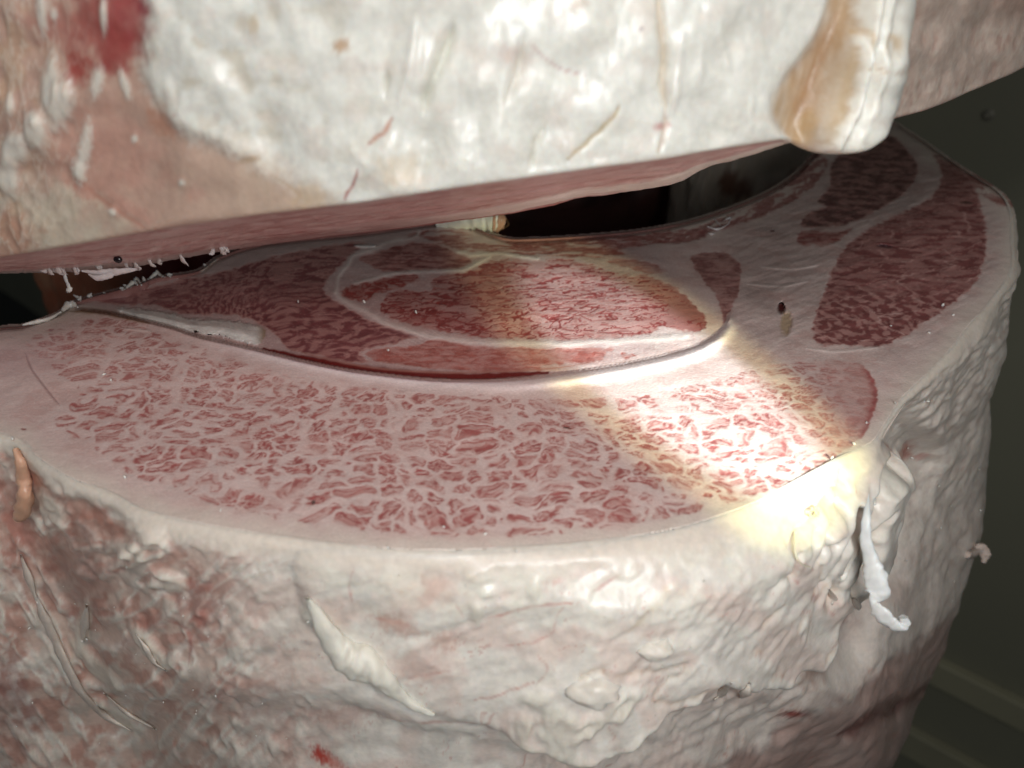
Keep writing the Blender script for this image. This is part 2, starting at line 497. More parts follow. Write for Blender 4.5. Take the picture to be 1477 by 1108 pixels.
            ht = -0.20 * m
        elif kind == 'left':
            # swirling grain, purple-dark at the back edge, coarser by the lip
            a = 0.55 * sm(420, 230, x) + 0.10
            qx, qy = gx + 4 * fbm(gx / 24, gy / 18, 65, 2), gy + 4 * fbm(gx / 24, gy / 18, 66, 2)
            u = qx * np.cos(a) + qy * np.sin(a); v = -qx * np.sin(a) + qy * np.cos(a)
            n1 = fbm(u / 15, v / 4.2, 131, 3)
            n2 = fbm(u / 6.0, v / 4.4, 132, 3, 0.45)
            nr = sm(395, 455, y + 10 * fbm(gx / 20, gy / 20, 67, 2))
            m = lerp(0.50 + 0.42 * sm(-0.35, 0.25, n1) - 0.38 * sm(0.08, 0.0, abs(n1 - 0.02)), 0.56 + 0.42 * sm(-0.36, 0.36, n2 + 0.05), nr)
            pale = sm(0.06, 0.0, abs(fbm(qx / 34, qy / 10, 133, 2)))
            m = m * (1 - 0.35 * pale) * sm(-1.5, 4, s)
            ht = -0.16 * m
        else:
            qx, qy = gx + 2 * fbm(gx / 12, gy / 9, 65, 2), gy + 2 * fbm(gx / 12, gy / 9, 66, 2)
            n1 = fbm(qx / 12, qy / (4.0 if nm != 'far_muscle' else 9.0), 141 + rng, 3)
            n2 = fbm(qx / 3.2, qy / 2.4, 142, 2)
            m = (0.50 + 0.42 * sm(-0.3, 0.3, n1) + 0.18 * sm(-0.2, 0.35, n2)) * sm(-1.2, 3, s)
            m = m - 0.30 * sm(0.05, 0, abs(n1 - 0.15)) * m
            ht = -0.10 * m
        m = np.clip(m * red, 0, 1)
        if kind == 'bundle':
            col[b] = mixc(col[b], (0.68, 0.55, 0.52), 0.22 * net * sm(0, 12, s))
        hv = 1 + 0.16 * fbm(gx / 6, gy / 5, 150, 2)
        c = col[b]
        # muscle: from the pink of half-fat tissue into full red
        pk = np.asarray((0.48, 0.235, 0.205))
        c = mixc(c, pk, sm(0.0, 0.45, m) * 0.85)
        c = c + (np.asarray(pig) * hv[..., None] - c) * sm(0.25, 1.0, m)[..., None]
        col[b] = c
        zz = z[b]; zz += ht; z[b] = zz
        mm = meat[b]; meat[b] = np.maximum(mm, m)
        r = rid[b]; r[s > 0] = k + 1; rid[b] = r
    # ---- pieces of the lip and the seams
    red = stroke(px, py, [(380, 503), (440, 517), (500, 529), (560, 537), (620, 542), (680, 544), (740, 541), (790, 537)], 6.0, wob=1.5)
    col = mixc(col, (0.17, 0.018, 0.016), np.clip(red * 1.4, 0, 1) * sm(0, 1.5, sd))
    ln = stroke(px, py, [(420, 505), (520, 528), (620, 537), (720, 536), (800, 531), (860, 522)], 1.5)
    col = mixc(col, (0.42, 0.19, 0.15), 0.8 * ln)
    slit = stroke(px, py, [(205, 471), (250, 481), (290, 493), (350, 505), (400, 515)], 3.0)
    col = mixc(col, (0.13, 0.016, 0.015), np.clip(slit * 1.3, 0, 1) * sm(-1.5, 0.5, sd))
    brown = stroke(px, py, [(98, 449), (140, 450), (180, 457), (215, 466)], 4.0, wob=1)
    col = mixc(col, (0.22, 0.10, 0.02), 0.85 * brown)
    lipw = (1 - inn) * np.exp(-(ld / 14) ** 2) * sm(0.22, 0.34, ls)
    col = mixc(col, (0.78, 0.68, 0.66), 0.9 * lipw)
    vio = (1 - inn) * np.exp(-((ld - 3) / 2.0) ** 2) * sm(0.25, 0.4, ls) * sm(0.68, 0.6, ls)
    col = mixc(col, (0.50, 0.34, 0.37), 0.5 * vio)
    # silver seams: raised pale sheets between muscles
    for pts, w in ((G1([(20, 440), (60, 490), (160, 540), (260, 590), (360, 650), (480, 690), (620, 735), (760, 755), (950, 780), (1150, 795), (1445, 795)]) +
                    G2([(250, 800), (500, 785), (800, 772), (1000, 755), (1100, 745)]), 4.5),
                   (G1([(150, 380), (300, 340), (420, 312), (600, 300), (840, 290), (900, 290), (1000, 240), (1090, 200)]), 2.6),
                   (G1([(870, 160), (960, 180), (1060, 175), (1180, 172), (1300, 190), (1430, 208)]), 2.6),
                   (G1([(20, 440), (40, 330), (110, 240), (150, 180), (260, 150), (400, 90), (570, 60), (600, 20)]), 3.0)):
        st = stroke(px, py, pts, w, taper=False, wob=1.2, seed=3)
        col = mixc(col, (0.78, 0.68, 0.62), 0.68 * st)
        z += 0.28 * st
    nick = stroke(px, py, G1([(150, 118), (220, 122), (300, 118)]), 2.2)
    col = mixc(col, (0.8, 0.76, 0.72), nick); z += 0.8 * nick
    # nicks, stains, holes, and the groove shading painted beside the first hole
    for x0, y0, rx, ry, c, dz in ((1127, 444, 5, 7, (0.10, 0.02, 0.018), -2.5), (1134, 466, 8, 17, (0.46, 0.33, 0.22), -0.8),
                                  (1277, 355, 11, 2.2, (0.05, 0.015, 0.02), -1.0), (1114, 333, 3, 1.5, (0.12, 0.05, 0.05), -0.4),
                                  (452, 724, 3, 3, (0.12, 0.07, 0.06), -0.4), (818, 617, 5, 1.4, (0.12, 0.05, 0.04), -0.3),
                                  (34, 619, 4, 1.5, (0.3, 0.12, 0.1), -0.2), (1394, 292, 10, 2, (0.10, 0.04, 0.03), -0.3)):
        bm_ = blot(px, py, x0, y0, rx, ry, 0.1, 0.25, 5)
        col = mixc(col, c, bm_); z += dz * bm_
    # the flap of membrane at the left-hand end
    fl = stroke(px, py, C4([(105, 480), (130, 545), (185, 620), (245, 695)]), 1.4)
    col = mixc(col, (0.30, 0.16, 0.15), 0.75 * fl); z -= 0.5 * fl
    lt = sm(150, 20, x_ := px) * sm(560, 520, py) * sm(455, 470, py)
    col = mixc(col, (0.42, 0.27, 0.27), 0.45 * lt)
    for pts in (C6([(585, 575), (700, 588), (800, 580), (900, 568)]), C6([(400, 240), (520, 250), (640, 232)]), C6([(330, 310), (480, 320), (590, 300)]),
                C4([(500, 180 + 200), (600, 390), (620, 400)])):
        st = stroke(px, py, pts, 2.0)
        col = mixc(col, (0.80, 0.68, 0.62), 0.6 * st); z += 0.3 * st
    # cartilage end, standing a little proud in its pocket
    cp = spline(CART, 4, True)
    sc = sdist(px, py, cp, 30) + 1.0 * fbm(px / 9, py / 6, 55, 2)
    cm = sm(-0.8, 1.0, sc)
    cc = np.tile(np.array((0.76, 0.73, 0.67)), N + (1,)) * (1 + 0.15 * fbm(px / 18, py / 9, 57, 2))[..., None]
    cc = mixc(cc, (0.33, 0.22, 0.14), sm(366, 384, px))
    col = np.where((cm > 0)[..., None], col + (cc - col) * cm[..., None], col)
    z += cm * (1.0 + 1.2 * sm(0, 12, sc)) * sm(395, 350, px) * (1 - inn * 0) * sm(0.0, 6.0, ld)
    rid[sc > 0] = len(MUSCLES) + 1
    meat *= 1 - cm
    # the outer edge dips under the rounded rim of the fat cover
    z -= 3.8 * sm(9.5, 0.5, so)
    return z, col, meat, rid, so


# ------------------------------------------------------------------ materials
def tissue(name, rough=0.42, sss=0.25, radius=(0.0030, 0.0014, 0.0009), bump=0.35, scale=520, coat=0.25, speck=0.10):
    m = bpy.data.materials.new(name)
    m.use_nodes = True
    nt = m.node_tree
    N, L = nt.nodes, nt.links
    b = N['Principled BSDF']
    tc = N.new('ShaderNodeTexCoord')
    at = N.new('ShaderNodeAttribute'); at.attribute_name = 'pigment'
    n1 = N.new('ShaderNodeTexNoise'); n1.inputs['Scale'].default_value = scale; n1.inputs['Detail'].default_value = 4
    n2 = N.new('ShaderNodeTexNoise'); n2.inputs['Scale'].default_value = scale * 0.28; n2.inputs['Detail'].default_value = 5
    for n in (n1, n2):
        L.new(tc.outputs['Object'], n.inputs['Vector'])
    mr = N.new('ShaderNodeMapRange'); mr.inputs[1].default_value = 0.3; mr.inputs[2].default_value = 0.7
    mr.inputs[3].default_value = 1 - speck; mr.inputs[4].default_value = 1 + speck
    L.new(n1.outputs[0], mr.inputs[0])
    mx = N.new('ShaderNodeVectorMath'); mx.operation = 'SCALE'
    L.new(at.outputs['Color'], mx.inputs[0]); L.new(mr.outputs[0], mx.inputs['Scale'])
    L.new(mx.outputs[0], b.inputs['Base Color'])
    rr = N.new('ShaderNodeMapRange'); rr.inputs[1].default_value = 0.35; rr.inputs[2].default_value = 0.65
    rr.inputs[3].default_value = rough - 0.12; rr.inputs[4].default_value = rough + 0.16
    L.new(n2.outputs[0], rr.inputs[0]); L.new(rr.outputs[0], b.inputs['Roughness'])
    ad = N.new('ShaderNodeMath'); ad.operation = 'ADD'
    L.new(n1.outputs[0], ad.inputs[0]); L.new(n2.outputs[0], ad.inputs[1])
    bp = N.new('ShaderNodeBump'); bp.inputs['Strength'].default_value = bump; bp.inputs['Distance'].default_value = 0.0008
    L.new(ad.outputs[0], bp.inputs['Height'])
    L.new(bp.outputs[0], b.inputs['Normal'])
    b.inputs['Subsurface Weight'].default_value = sss
    b.inputs['Subsurface Radius'].default_value = (1.0, radius[1] / radius[0], radius[2] / radius[0])
    b.inputs['Subsurface Scale'].default_value = radius[0]
    b.inputs['Coat Weight'].default_value = coat
    b.inputs['Coat Roughness'].default_value = 0.26
    b.inputs['Specular IOR Level'].default_value = 0.42
    L.new(bp.outputs[0], b.inputs['Coat Normal'])
    return m


def plain(name, color, rough=0.6, metal=0.0, var=0.2, scale=8.0, bump=0.1, bdist=0.002):
    m = bpy.data.materials.new(name)
    m.use_nodes = True
    nt = m.node_tree
    N, L = nt.nodes, nt.links
    b = N['Principled BSDF']
    tc = N.new('ShaderNodeTexCoord')
    n = N.new('ShaderNodeTexNoise'); n.inputs['Scale'].default_value = scale; n.inputs['Detail'].default_value = 7
    L.new(tc.outputs['Object'], n.inputs['Vector'])
    mx = N.new('ShaderNodeMix'); mx.data_type = 'RGBA'
    mx.inputs[6].default_value = tuple(c * (1 - var) for c in color) + (1,)
    mx.inputs[7].default_value = tuple(min(1, c * (1 + var)) for c in color) + (1,)
    L.new(n.outputs[0], mx.inputs[0]); L.new(mx.outputs[2], b.inputs['Base Color'])
    bp = N.new('ShaderNodeBump'); bp.inputs['Strength'].default_value = bump; bp.inputs['Distance'].default_value = bdist
    L.new(n.outputs[0], bp.inputs['Height']); L.new(bp.outputs[0], b.inputs['Normal'])
    b.inputs['Roughness'].default_value = rough
    b.inputs['Metallic'].default_value = metal
    return m


M_CUT = tissue('cut_meat', rough=0.40, sss=0.12, radius=(0.0016, 0.0008, 0.0006), bump=0.22, scale=900, coat=0.22, speck=0.06)
M_FAT = tissue('carcass_fat', rough=0.42, sss=0.45, radius=(0.0038, 0.0025, 0.0018), bump=0.16, scale=420, coat=0.32, speck=0.07)
M_FATS = tissue('soft_fat', rough=0.46, sss=0.40, radius=(0.0034, 0.0022, 0.0015), bump=0.22, scale=420, coat=0.16, speck=0.04)


# ------------------------------------------------------------------ mesh helpers
def link(name, me, mat, parent=None):
    o = bpy.data.objects.new(name, me)
    COL.objects.link(o)
    if mat:
        me.materials.append(mat)
    if parent:
        o.parent = parent
    return o


def thing(name, label, cat, loc=(0, 0, 0), group=None):
    o = bpy.data.objects.new(name, None)
    COL.objects.link(o)
    o.location = loc
    o.empty_display_size = 0.02
    o['label'] = label
    o['category'] = cat
    if group:
        o['group'] = group
    bpy.context.view_layer.update()
    return o


def quads_mesh(name, V, Q, col=None, nrm=None):
    used = np.zeros(len(V), bool); used[Q.ravel()] = True
    idx = np.cumsum(used) - 1
    v = V[used]; q = idx[Q]
    me = bpy.data.meshes.new(name)
    me.vertices.add(len(v)); me.vertices.foreach_set('co', v.astype(np.float32).ravel())
    me.loops.add(q.size); me.loops.foreach_set('vertex_index', q.astype(np.int32).ravel())
    me.polygons.add(len(q))
    k = q.shape[1]
    me.polygons.foreach_set('loop_start', np.arange(len(q), dtype=np.int32) * k)
    me.polygons.foreach_set('use_smooth', np.ones(len(q), bool))
    me.update(calc_edges=True)
    if col is not None:
        c = np.ones((len(v), 4), np.float32); c[:, :3] = np.clip(col[used], 0.004, 0.95)
        a = me.attributes.new('pigment', 'FLOAT_COLOR', 'POINT')
        a.data.foreach_set('color', c.ravel())
    if nrm is not None:
        me.normals_split_custom_set_from_vertices(nrm[used].astype(np.float32))
    return me


def grid_quads(ni, nj, closed=False):
    i = np.arange(ni if closed else ni - 1); j = np.arange(nj - 1)
    I, J = np.meshgrid(i, j, indexing='ij')
    I2 = (I + 1) % ni
    return np.stack([I * nj + J, I2 * nj + J, I2 * nj + J + 1, I * nj + J + 1], -1).reshape(-1, 4)


def vnormals(V, Q):
    a = V[Q[:, 2]] - V[Q[:, 0]]; b = V[Q[:, 3]] - V[Q[:, 1]]
    fn = np.cross(a, b)
    n = np.zeros_like(V)
    for k in range(Q.shape[1]):
        for c in range(3):
            n[:, c] += np.bincount(Q[:, k], fn[:, c], len(V))
    return n / np.maximum(np.linalg.norm(n, axis=1, keepdims=True), 1e-12)


def tube(pts, rad, seg=12, squash=1.0, wob=0.25, seed=0, sub=5, grain=1.0):
    """tapering, slightly lumpy strand; returns V, Q"""
    p = spline(np.asarray(pts, float), sub)
    r = np.interp(np.linspace(0, 1, len(p)), np.linspace(0, 1, len(rad)), rad)
    T = np.gradient(p, axis=0); T /= np.linalg.norm(T, axis=1, keepdims=True) + 1e-12
    A = np.cross(T, np.array((0.31, 0.92, 0.22))); A /= np.linalg.norm(A, axis=1, keepdims=True) + 1e-12
    B = np.cross(T, A)
    th = np.arange(seg) * 2 * math.pi / seg
    n = len(p)
    w = 1 + wob * perlin(np.repeat(np.arange(n), seg).reshape(n, seg) * 0.55 * grain + seed * 3.7, np.tile(np.cos(th) * 1.3 + np.sin(th) * 0.7, (n, 1)) + seed, seed)
    tw = 0.25 * np.arange(n)[:, None] * 0.2
    V = p[:, None, :] + (r[:, None] * w)[..., None] * (np.cos(th + tw)[..., None] * A[:, None, :] + squash * np.sin(th + tw)[..., None] * B[:, None, :])
    Q = grid_quads(n, seg)
    # close the ring direction
    i = np.arange(n - 1)
    Q = np.vstack([Q, np.stack([i * seg + seg - 1, (i + 1) * seg + seg - 1, (i + 1) * seg, i * seg], -1)])
    V = V.reshape(-1, 3)
    V = np.vstack([V, p[:1] - T[:1] * r[0] * 0.5, p[-1:] + T[-1:] * r[-1] * 0.8])
    a, b = len(V) - 2, len(V) - 1
    k = np.arange(seg); k2 = (k + 1) % seg
    Q = np.vstack([Q, np.stack([np.full(seg, a), k2 * 1, k, np.full(seg, a)], -1)[:, [0, 1, 2, 2]], np.stack([np.full(seg, b), (n - 1) * seg + k, (n - 1) * seg + k2, (n - 1) * seg + k2], -1)])
    return V, Q


def strand(name, parts, color, mat, parent, seed=0, label=None):
    Vs, Qs, off = [], [], 0
    for V, Q in parts:
        Vs.append(V); Qs.append(Q + off); off += len(V)
    V = np.vstack(Vs); Q = np.vstack(Qs)
    c = np.tile(np.asarray(color, float), (len(V), 1)) * (1 + 0.10 * fbm(V[:, 0] * 300 + V[:, 2] * 170, V[:, 1] * 300 - V[:, 2] * 210, seed, 2))[:, None]
    tri = Q[:, 2] == Q[:, 3]
    me = bpy.data.meshes.new(name)
    faces = [tuple(q) if not t else tuple(q[:3]) for q, t in zip(Q.tolist(), tri.tolist())]
    me.from_pydata(V.tolist(), [], faces)
    me.polygons.foreach_set('use_smooth', np.ones(len(me.polygons), bool))
    cc = np.ones((len(V), 4), np.float32); cc[:, :3] = np.clip(c, 0.004, 0.95)
    me.attributes.new('pigment', 'FLOAT_COLOR', 'POINT').data.foreach_set('color', cc.ravel())
    o = link(name, me, mat, parent)
    if parent:
        o.matrix_parent_inverse = parent.matrix_world.inverted()
    if label:
        o['label'] = label
    return o


def put(name, V, Q, col, nrm, mat, parent):
    o = link(name, quads_mesh(name, V, Q, col, nrm), mat, parent)
    o.matrix_parent_inverse = parent.matrix_world.inverted()
    return o


# ------------------------------------------------------------------ the setting
def sheet(name, x0, x1, y0, y1, z, mat, thick=0.0):
    me = bpy.data.meshes.new(name)
    me.from_pydata([(x0, y0, z), (x1, y0, z), (x1, y1, z), (x0, y1, z)], [], [(0, 1, 2, 3)])
    o = link(name, me, mat); o['kind'] = 'structure'
    return o


sheet('floor', -6, 6, -4, 8, -1.7, plain('wet_concrete', (0.045, 0.047, 0.044), 0.45, var=0.35, scale=5, bump=0.2))
# the cold room's wall runs away to the left; two bumper rails are fixed along its foot
W0 = np.array((0.62, 1.10)); WT = np.array((-0.766, 0.643)); WN = np.array((-0.643, -0.766))


def on_wall(px, py, off=0.0):
    dx, dy, dz = ray(px, py)
    t = (W0 @ WN + off) / (dx * WN[0] + dy * WN[1])
    return np.array((float(dx * t), float(dy * t), H + float(dz * t)))


def wall_box(name, s0, s1, z0, z1, o0, o1, mat, c=0.0):
    """a box lying along the wall from s0 to s1, z0 to z1, standing o0 to o1 proud of it"""
    prof = [(o0, z0), (o1 - c, z0), (o1, z0 + c), (o1, z1 - c), (o1 - c, z1), (o0, z1)]
    V = [tuple(W0 + WT * s_ + WN * o_) + (z_,) for s_ in (s0, s1) for o_, z_ in prof]
    Fc = [(k, k + 6, (k + 1) % 6 + 6, (k + 1) % 6) for k in range(6)] + [tuple(range(6)), tuple(range(11, 5, -1))]
    me = bpy.data.meshes.new(name); me.from_pydata(V, [], Fc); me.update()
    return link(name, me, mat)


o = wall_box('back_wall', -2.5, 6.5, -1.7, 3.0, -0.15, 0.0, plain('painted_panel', (0.29, 0.28, 0.20), 0.6, var=0.12, scale=3, bump=0.06), 0.001); o['kind'] = 'structure'
M_RAIL = plain('dull_rail', (0.40, 0.375, 0.25), 0.8, var=0.15, scale=12, bump=0.1)
for p0, p1, lab in (((1410, 985), (1410, 1023), 'pale painted bumper rail low on the olive wall, the upper of two'),
                    ((1360, 1082), (1360, 1122), 'pale painted bumper rail low on the olive wall, cut by the bottom right edge')):
    a, b = on_wall(*p0, 0.02), on_wall(*p1, 0.02)
    o = wall_box('bumper_rail', -2.2, 5.5, b[2], a[2], 0.002, 0.022, M_RAIL, 0.003)
    o['label'] = lab; o['category'] = 'rail'; o['group'] = 'bumper rails along the wall'

# bolt head in the wall
Vb, Fb = [], []
for r, y in ((0.008, 0.0), (0.008, 0.002), (0.0055, 0.003), (0.005, 0.005), (0.003, 0.006)):
    for k in range(20):
        Vb.append((r * math.cos(k * math.pi / 10), -y, r * math.sin(k * math.pi / 10)))
for i in range(4):
    for k in range(20):
        Fb.append((i * 20 + k, i * 20 + (k + 1) % 20, (i + 1) * 20 + (k + 1) % 20, (i + 1) * 20 + k))
Fb.append(tuple(range(80, 100)))
me = bpy.data.meshes.new('wall_bolt'); me.from_pydata(Vb, [], Fb)
o = link('wall_bolt', me, plain('dull_steel', (0.30, 0.28, 0.22), 0.5, 0.4, 0.2, 40))
o.location = on_wall(1425, 166, 0.0005); o.rotation_euler = (0, 0, math.atan2(WN[0], -WN[1]))
o['label'] = 'small round bolt head in the olive wall'; o['category'] = 'bolt'


def carcass(x0, x1, Yc, z0, z1, deep, colf, label, seed, name='hanging_carcass', parts=True):
    """a hanging side of beef further back: an uneven, flattened column with a meat face and a fat edge"""
    t = thing(name, label, 'beef', ((x0 + x1) / 2, Yc, z0), 'sides of beef hanging behind')
    ni, nj = 120, 130
    a = np.linspace(0, 2 * math.pi, ni, endpoint=False)
    zz = np.linspace(z0, z1, nj)
    A, Z = np.meshgrid(a, zz, indexing='ij')
    ca, sa = np.cos(A), np.sin(A)
    ex = 0.62
    X = (x1 - x0) / 2 * np.sign(ca) * abs(ca) ** ex; Y = deep * np.sign(sa) * abs(sa) ** ex
    k = (Z - z0) / (z1 - z0)
    taper = 1 - 0.55 * np.clip(abs(k - 0.5) * 2, 0, 1) ** 6
    X *= taper; Y *= taper
    d = 0.010 * fbm(A * 3.1 + seed, Z * 9, seed, 4) + 0.004 * fbm(A * 9 + seed, Z * 40, seed + 1, 3)
    P = np.stack([X + (x0 + x1) / 2 + d * ca, Y + Yc + d * sa, Z], -1).reshape(-1, 3)
    Q = grid_quads(ni, nj, True)
    col = colf(P, A.ravel(), Z.ravel())
    nr = vnormals(P, Q)
    sel = np.cos(A.ravel()[Q[:, 0]]) > -0.55
    put('meat_face', P, Q[sel], col, nr, M_FAT, t)
    put('fat_edge', P, Q[~sel], col, nr, M_FAT, t)
    for zt, rows in ((z0, 0), (z1, nj - 1)):
        ring = P.reshape(ni, nj, 3)[:, rows]
        c = ring.mean(0)
        V = np.vstack([ring, c[None]])
        kk = np.arange(ni)
        T = np.stack([kk, (kk + 1) % ni, np.full(ni, ni)], -1)
        put('cut_end', V, T, np.tile(np.array((0.3, 0.1, 0.09)), (ni + 1, 1)), None, M_FAT, t)
    return t


def col_red(P, A, Z):
    c = np.tile(np.array((0.80, 0.30, 0.17)), (len(P), 1))
    n = fbm(P[:, 0] * 60, P[:, 2] * 22, 5, 4)
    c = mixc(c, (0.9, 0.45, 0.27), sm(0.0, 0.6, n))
    c = mixc(c, (0.20, 0.03, 0.025), sm(0.02, 0.10, P[:, 0] - X_DK))
    return c


def col_pale(P, A, Z):
    c = np.tile(np.array((0.62, 0.53, 0.42)), (len(P), 1))
    n = fbm(P[:, 0] * 26, P[:, 2] * 12, 6, 4)
    c = mixc(c, (0.28, 0.15, 0.10), sm(0.25, 0.6, n))
    return c


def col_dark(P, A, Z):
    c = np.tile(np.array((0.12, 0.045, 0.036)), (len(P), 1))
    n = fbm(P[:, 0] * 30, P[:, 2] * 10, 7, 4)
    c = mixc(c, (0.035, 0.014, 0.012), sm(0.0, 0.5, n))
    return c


def xs_at(px, Y):
    return (px - PW / 2) / F * (Y * CT + (H - 0.0) * ST * 0.6)


YL = 0.78
xl0, _, _ = at_y(30, 425, YL - 0.06); xl1, _, _ = at_y(360, 410, YL - 0.06)
X_DK = float(at_y(100, 425, YL - 0.06)[0])
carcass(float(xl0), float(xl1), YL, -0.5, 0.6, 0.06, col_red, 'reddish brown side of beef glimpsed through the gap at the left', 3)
YR = 1.02
xr0, _, _ = at_y(992, 270, YR - 0.08); xr1, _, _ = at_y(1235, 240, YR - 0.08)
carcass(float(xr0), float(xr1), YR, -0.5, 0.8, 0.08, col_pale, 'pale fatty side of beef behind the gap, below the brown-stained flap', 9)
YD = 1.14
xd0, _, _ = at_y(560, 300, YD - 0.09); xd1, _, _ = at_y(1020, 300, YD - 0.09)
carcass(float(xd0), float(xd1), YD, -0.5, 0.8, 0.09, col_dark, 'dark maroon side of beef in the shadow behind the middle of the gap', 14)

# ------------------------------------------------------------------ the lower quarter
low = thing('beef_quarter', 'marbled beef quarter standing below the gap, its wide cut face up and torch lit', 'beef', (0.05, 0.36, -0.42),
            'beef quarters parted by the cut')
STEP = 1.25
xs = np.concatenate([np.arange(-424, -24, 5.0), np.arange(-24, 1486, STEP)]); ys = np.arange(160, 815, STEP)
PX, PY = np.meshgrid(xs, ys, indexing='ij')
px, py = PX.ravel(), PY.ravel()
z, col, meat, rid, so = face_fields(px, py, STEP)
z = z / 1000.0
fx_, fy_ = at_z(px, py, z)
V = np.stack([fx_, fy_, z], 1)
Q = grid_quads(len(xs), len(ys))[:, ::-1]
ok = (so[Q] > -1.0).all(1)
Q = Q[ok]
nr = vnormals(V, Q)
nr[nr[:, 2] < 0] *= -1
qr = rid[Q[:, 0]]
names = ['seam_fat'] + [m[0] for m in MUSCLES] + ['cartilage']
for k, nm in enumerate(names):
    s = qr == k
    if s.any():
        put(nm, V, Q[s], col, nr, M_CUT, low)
FACE_P = V; FACE_PX = np.stack([px, py], 1)
del PX, PY


def wall_columns(path, closed=False):
    t = np.roll(path, -1, 0) - np.roll(path, 1, 0)
    if not closed:
        t[0] = path[1] - path[0]; t[-1] = path[-1] - path[-2]
    for _ in range(6):
        t = (np.roll(t, 1, 0) + t + np.roll(t, -1, 0)) / 3 if closed else t
    t /= np.linalg.norm(t, axis=1, keepdims=True)
    n = np.stack([t[:, 1], -t[:, 0]], 1)
    return n


op = resample(spline(OUT, 8, True), 2.0, True)
ox, oy = at_z(op[:, 0], op[:, 1], 0.0)
path = np.stack([ox, oy], 1)
area = 0.5 * np.sum(path[:, 0] * np.roll(path[:, 1], -1) - np.roll(path[:, 0], -1) * path[:, 1])
nrm2 = wall_columns(path, True) * (1 if area > 0 else -1)
R0 = 0.0032
ph = np.linspace(0, math.pi / 2, 9)
prof = [(R0 * (math.sin(a) - 1), -R0 * (1 - math.cos(a))) for a in ph]
d, st = R0, 0.00055
while d < 0.42:
    d += st; st *= 1.0105
    prof.append((0.0, -d))
prof = np.array(prof)
ni, nj = len(path), len(prof)
base = np.zeros((ni, nj, 3))
base[..., :2] = path[:, None, :] + nrm2[:, None, :] * prof[None, :, :1]
base[..., 2] = prof[None, :, 1]
B = base.reshape(-1, 3)
wpx, wpy, wd = project(B)
dep = -B[:, 2] * 1000                         # mm below the cut
Sx = np.repeat(nrm2[:, 0], nj); Sy = np.repeat(nrm2[:, 1], nj)
vis = (wpx > -440) & (wpx < 1560) & (wpy < 1500) & (Sy < 0.55)
C3b = lambda p: crop(800, 718, 2.84, p)
C2b = lambda p: crop(400, 718, 2.84, p)
G6 = lambda p: crop(1000, 600, 4.616, p)
CL = lambda p: crop(0, 600, 2.18, p)

FLAP = [(430, 795), (600, 800), (850, 785), (1050, 740), (1200, 665), (1262, 630), (1274, 640), (1280, 652), (1270, 700), (1258, 735), (1243, 780), (1228, 812), (1206, 838), (1190, 868),
        (1180, 905), (1160, 945), (1128, 968), (1095, 984), (1060, 982), (1035, 975), (1006, 968), (985, 985), (950, 1004), (915, 1022), (885, 1048), (850, 1064), (815, 1072),
        (770, 1062), (720, 1052), (660, 1040), (600, 1030), (520, 980), (450, 900)]


